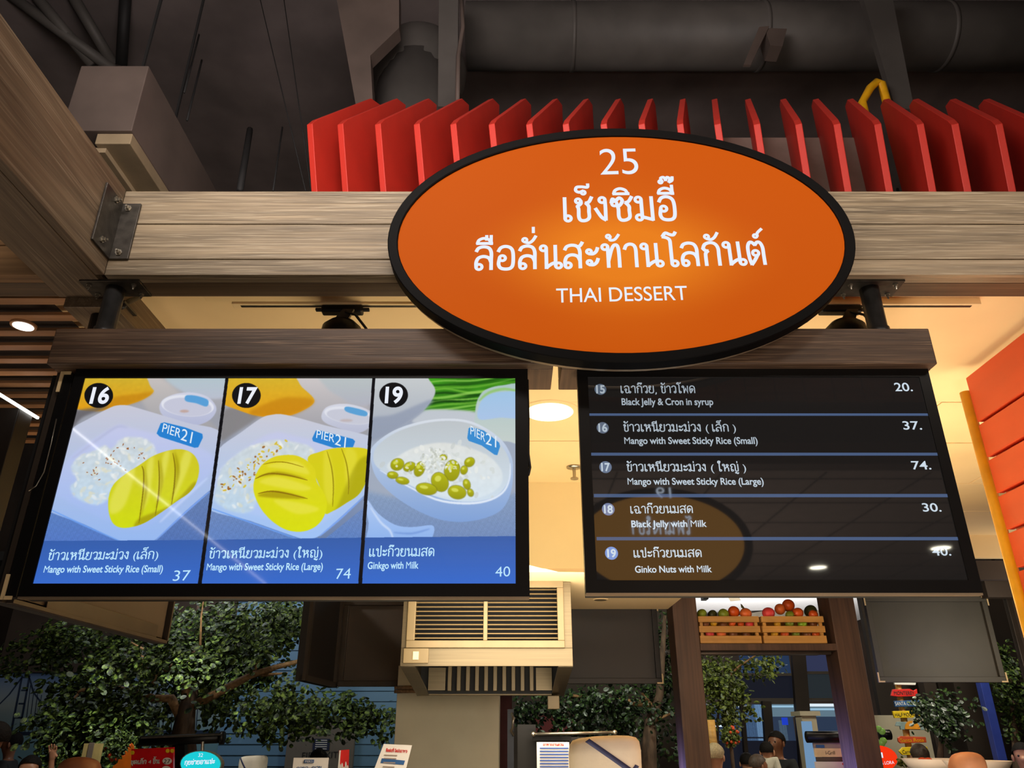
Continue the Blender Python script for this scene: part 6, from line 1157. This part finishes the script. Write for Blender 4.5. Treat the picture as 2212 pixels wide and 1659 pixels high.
def garrison(wd, ht, tape, zoff=0.0):
    def mk(t, L, H, s):
        b = MB(); n_ = 36; z0 = H-.075+zoff; rows_ = []; P3 = 3.0
        def se(a, kx, ky): c_, s_ = math.cos(a), math.sin(a); r = (abs(c_)**P3+abs(s_)**P3)**(-1/P3); return kx*r*c_, ky*r*s_
        for f, zz in ((1.0, 0), (1.01, .3), (1.02, .7), (.99, .88), (.90, .96), (.70, 1.0), (.3, 1.02)):
            rows_.append(len(b.v))
            for j in range(n_): x, y = se(2*math.pi*j/n_, wd/2*f, wd*.46*f); b.v.append(L(x, y, z0+ht*zz+x*.05))
        for k in range(len(rows_)-1):
            for j in range(n_): b.f.append([rows_[k]+j, rows_[k]+(j+1) % n_, rows_[k+1]+(j+1) % n_, rows_[k+1]+j])
        b.f.append([rows_[-1]+j for j in range(n_)]); cp = b.build('cap', 'cloth_white', t, smooth=True)
        for line in tape:
            q = MB(); N = 14; pr = []
            for i in range(N+1):
                u = line[0][0]+(line[1][0]-line[0][0])*i/N; v = line[0][1]+(line[1][1]-line[0][1])*i/N
                d = Vector((line[1][0]-line[0][0], line[1][1]-line[0][1])).normalized(); nrm = Vector((-d.y, d.x))*line[2]/2
                for sgn in (1, -1):
                    uu, vv = u+nrm.x*sgn, v+nrm.y*sgn; X = uu*wd; y = -wd*.46*1.022*(max(0, 1-min(1, abs(2*uu))**P3))**(1/P3)-.0015; pr.append(L(X, y, z0+ht*vv))
            q.v = pr; q.f = [[2*i, 2*i+1, 2*i+3, 2*i+2] for i in range(N)]; o = q.build('navy_band', 'cloth_navy', cp, smooth=True)
            sd = o.modifiers.new('solid', 'SOLIDIFY'); sd.thickness = .002
    return mk
person(1304, 1592, 3.0, 0.0, 'stall worker below the screens wearing a large white cap with navy bands', 'cloth_white', 'hair', 'skin', cap=garrison(.245, .165, [((-.28, .94), (.34, .34), .085), ((.31, .30), (.41, .47), .07)]), tophat=.09)
person(1392, 1622, 10.6, 0.0, 'distant worker in a small white cap with a dark V right of the big cap', 'cloth_white', 'hair', 'skin_dark', cap=garrison(.23, .17, [((-.46, .75), (.05, .1), .08), ((.05, .1), (.46, .72), .08)]), tophat=.09)
person(549, 1634, 8.2, -.4, 'worker in a crooked white cap with one navy band at the blue wall', 'cloth_white', 'hair', 'skin', cap=garrison(.24, .17, [((-.3, .9), (.2, .1), .07)]), tophat=.09)
person(690, 1622, 9.0, 3.1, 'dark haired head seen just above the white menu card', 'cloth_black', 'hair')
person(178, 1630, 3.35, 3.14, 'bald head of a person at the bottom left under the tree', 'cloth_black', None, 'skin_dark')
person(2084, 1620, 4.1, 3.14, 'bald head of a person at the bottom right beside the dishes', 'cloth_black', None, 'skin')
person(-10, 1566, 6.0, -1.2, 'dark haired man cut off by the left edge of the view', 'cloth_suit', 'hair', 'skin_dark')
person(29, 1586, 9.5, -1.3, 'man in a charcoal suit facing left before the bridge mural', 'cloth_suit', 'hair', 'skin_dark')
person(68, 1638, 7.6, .3, 'dark haired girl raising a hand at the lower left', 'cloth_tee', 'hair', 'skin', raise_arm=True)
person(1544, 1611, 8.4, 2.4, 'fair haired person in a white top beside the left brown post', 'cloth_tee', 'hair_fair', 'skin')
person(1612, 1630, 10.5, 2.9, 'dark haired seated person below the flower ball, left of the carrying man', 'cloth_black', 'hair', 'skin', size=.95)
person(1637, 1634, 8.8, 1.8, 'small brown haired child close beside the dark haired seated person', 'cloth_suit', 'hair_brown', 'skin_dark', size=.9)
man = person(1675, 1584, 9.6, -.9, 'man in a black shirt carrying a child, seen between the brown posts', 'cloth_black', 'hair', 'skin_dark')
person(1655, 1606, 9.2, 2.6, 'small child in a cream top held by the man in black', 'cloth_tee', 'hair', 'skin', size=.8, ht=.85)
person(1983, 1612, 9.0, 3.0, 'brown haired person in a grey top before the direction boards', 'cloth_grey', 'hair_brown', 'skin')
person(2205, 1610, 8.0, -.6, 'dark haired person in black at the bottom right corner', 'cloth_black', 'hair', 'skin')
bpy.context.view_layer.update()

# ------------------------------------------------------------------ things on the far white ceiling
sp_ = rect(1519, 1530, 1280, 1294, 13.8, 'black', 'ceiling_speaker', None, .2); tag(sp_, 'small black box hanging from the far white ceiling above the left crate', 'speaker'); sp_2 = MB().box((PY(1524, 1280, 13.8).x-.02, 13.88, PY(0, 1280, 13.8).z), (PY(1524, 1280, 13.8).x+.02, 13.92, 4.45)).build('bracket', 'black', sp_)
ac = MB().prism([PZ(1568, 1283, 4.43), PZ(1590, 1283, 4.43), PZ(1600, 1297, 4.43), PZ(1578, 1299, 4.43)], (0, 0, .02)).build('air_vent', 'mat_beige_far', None); tag(ac, 'slanted grey air vent on the far white ceiling', 'vent')
struct(MB().prism([PY(1470, 1352, 20), PY(1795, 1293, 20), PY(1795, 1396, 20), PY(1470, 1396, 20)], (0, .1, 0)).build('wall_far', mat('dull_beige_far', (112, 104, 90), .8)))

sc2 = thing('stall_counter', 'long stall counter carrying the menu cards below the extractor hood', 'counter', (-1.2, 6, 0)); MB().box((-3.2, 5.35, 1.20), (.2, 6.5, 1.245)).build('top', 'tv_back', sc2, .004); MB().box((-3.1, 5.5, 0), (.1, 6.4, 1.199)).build('body', 'darkwall', sc2)
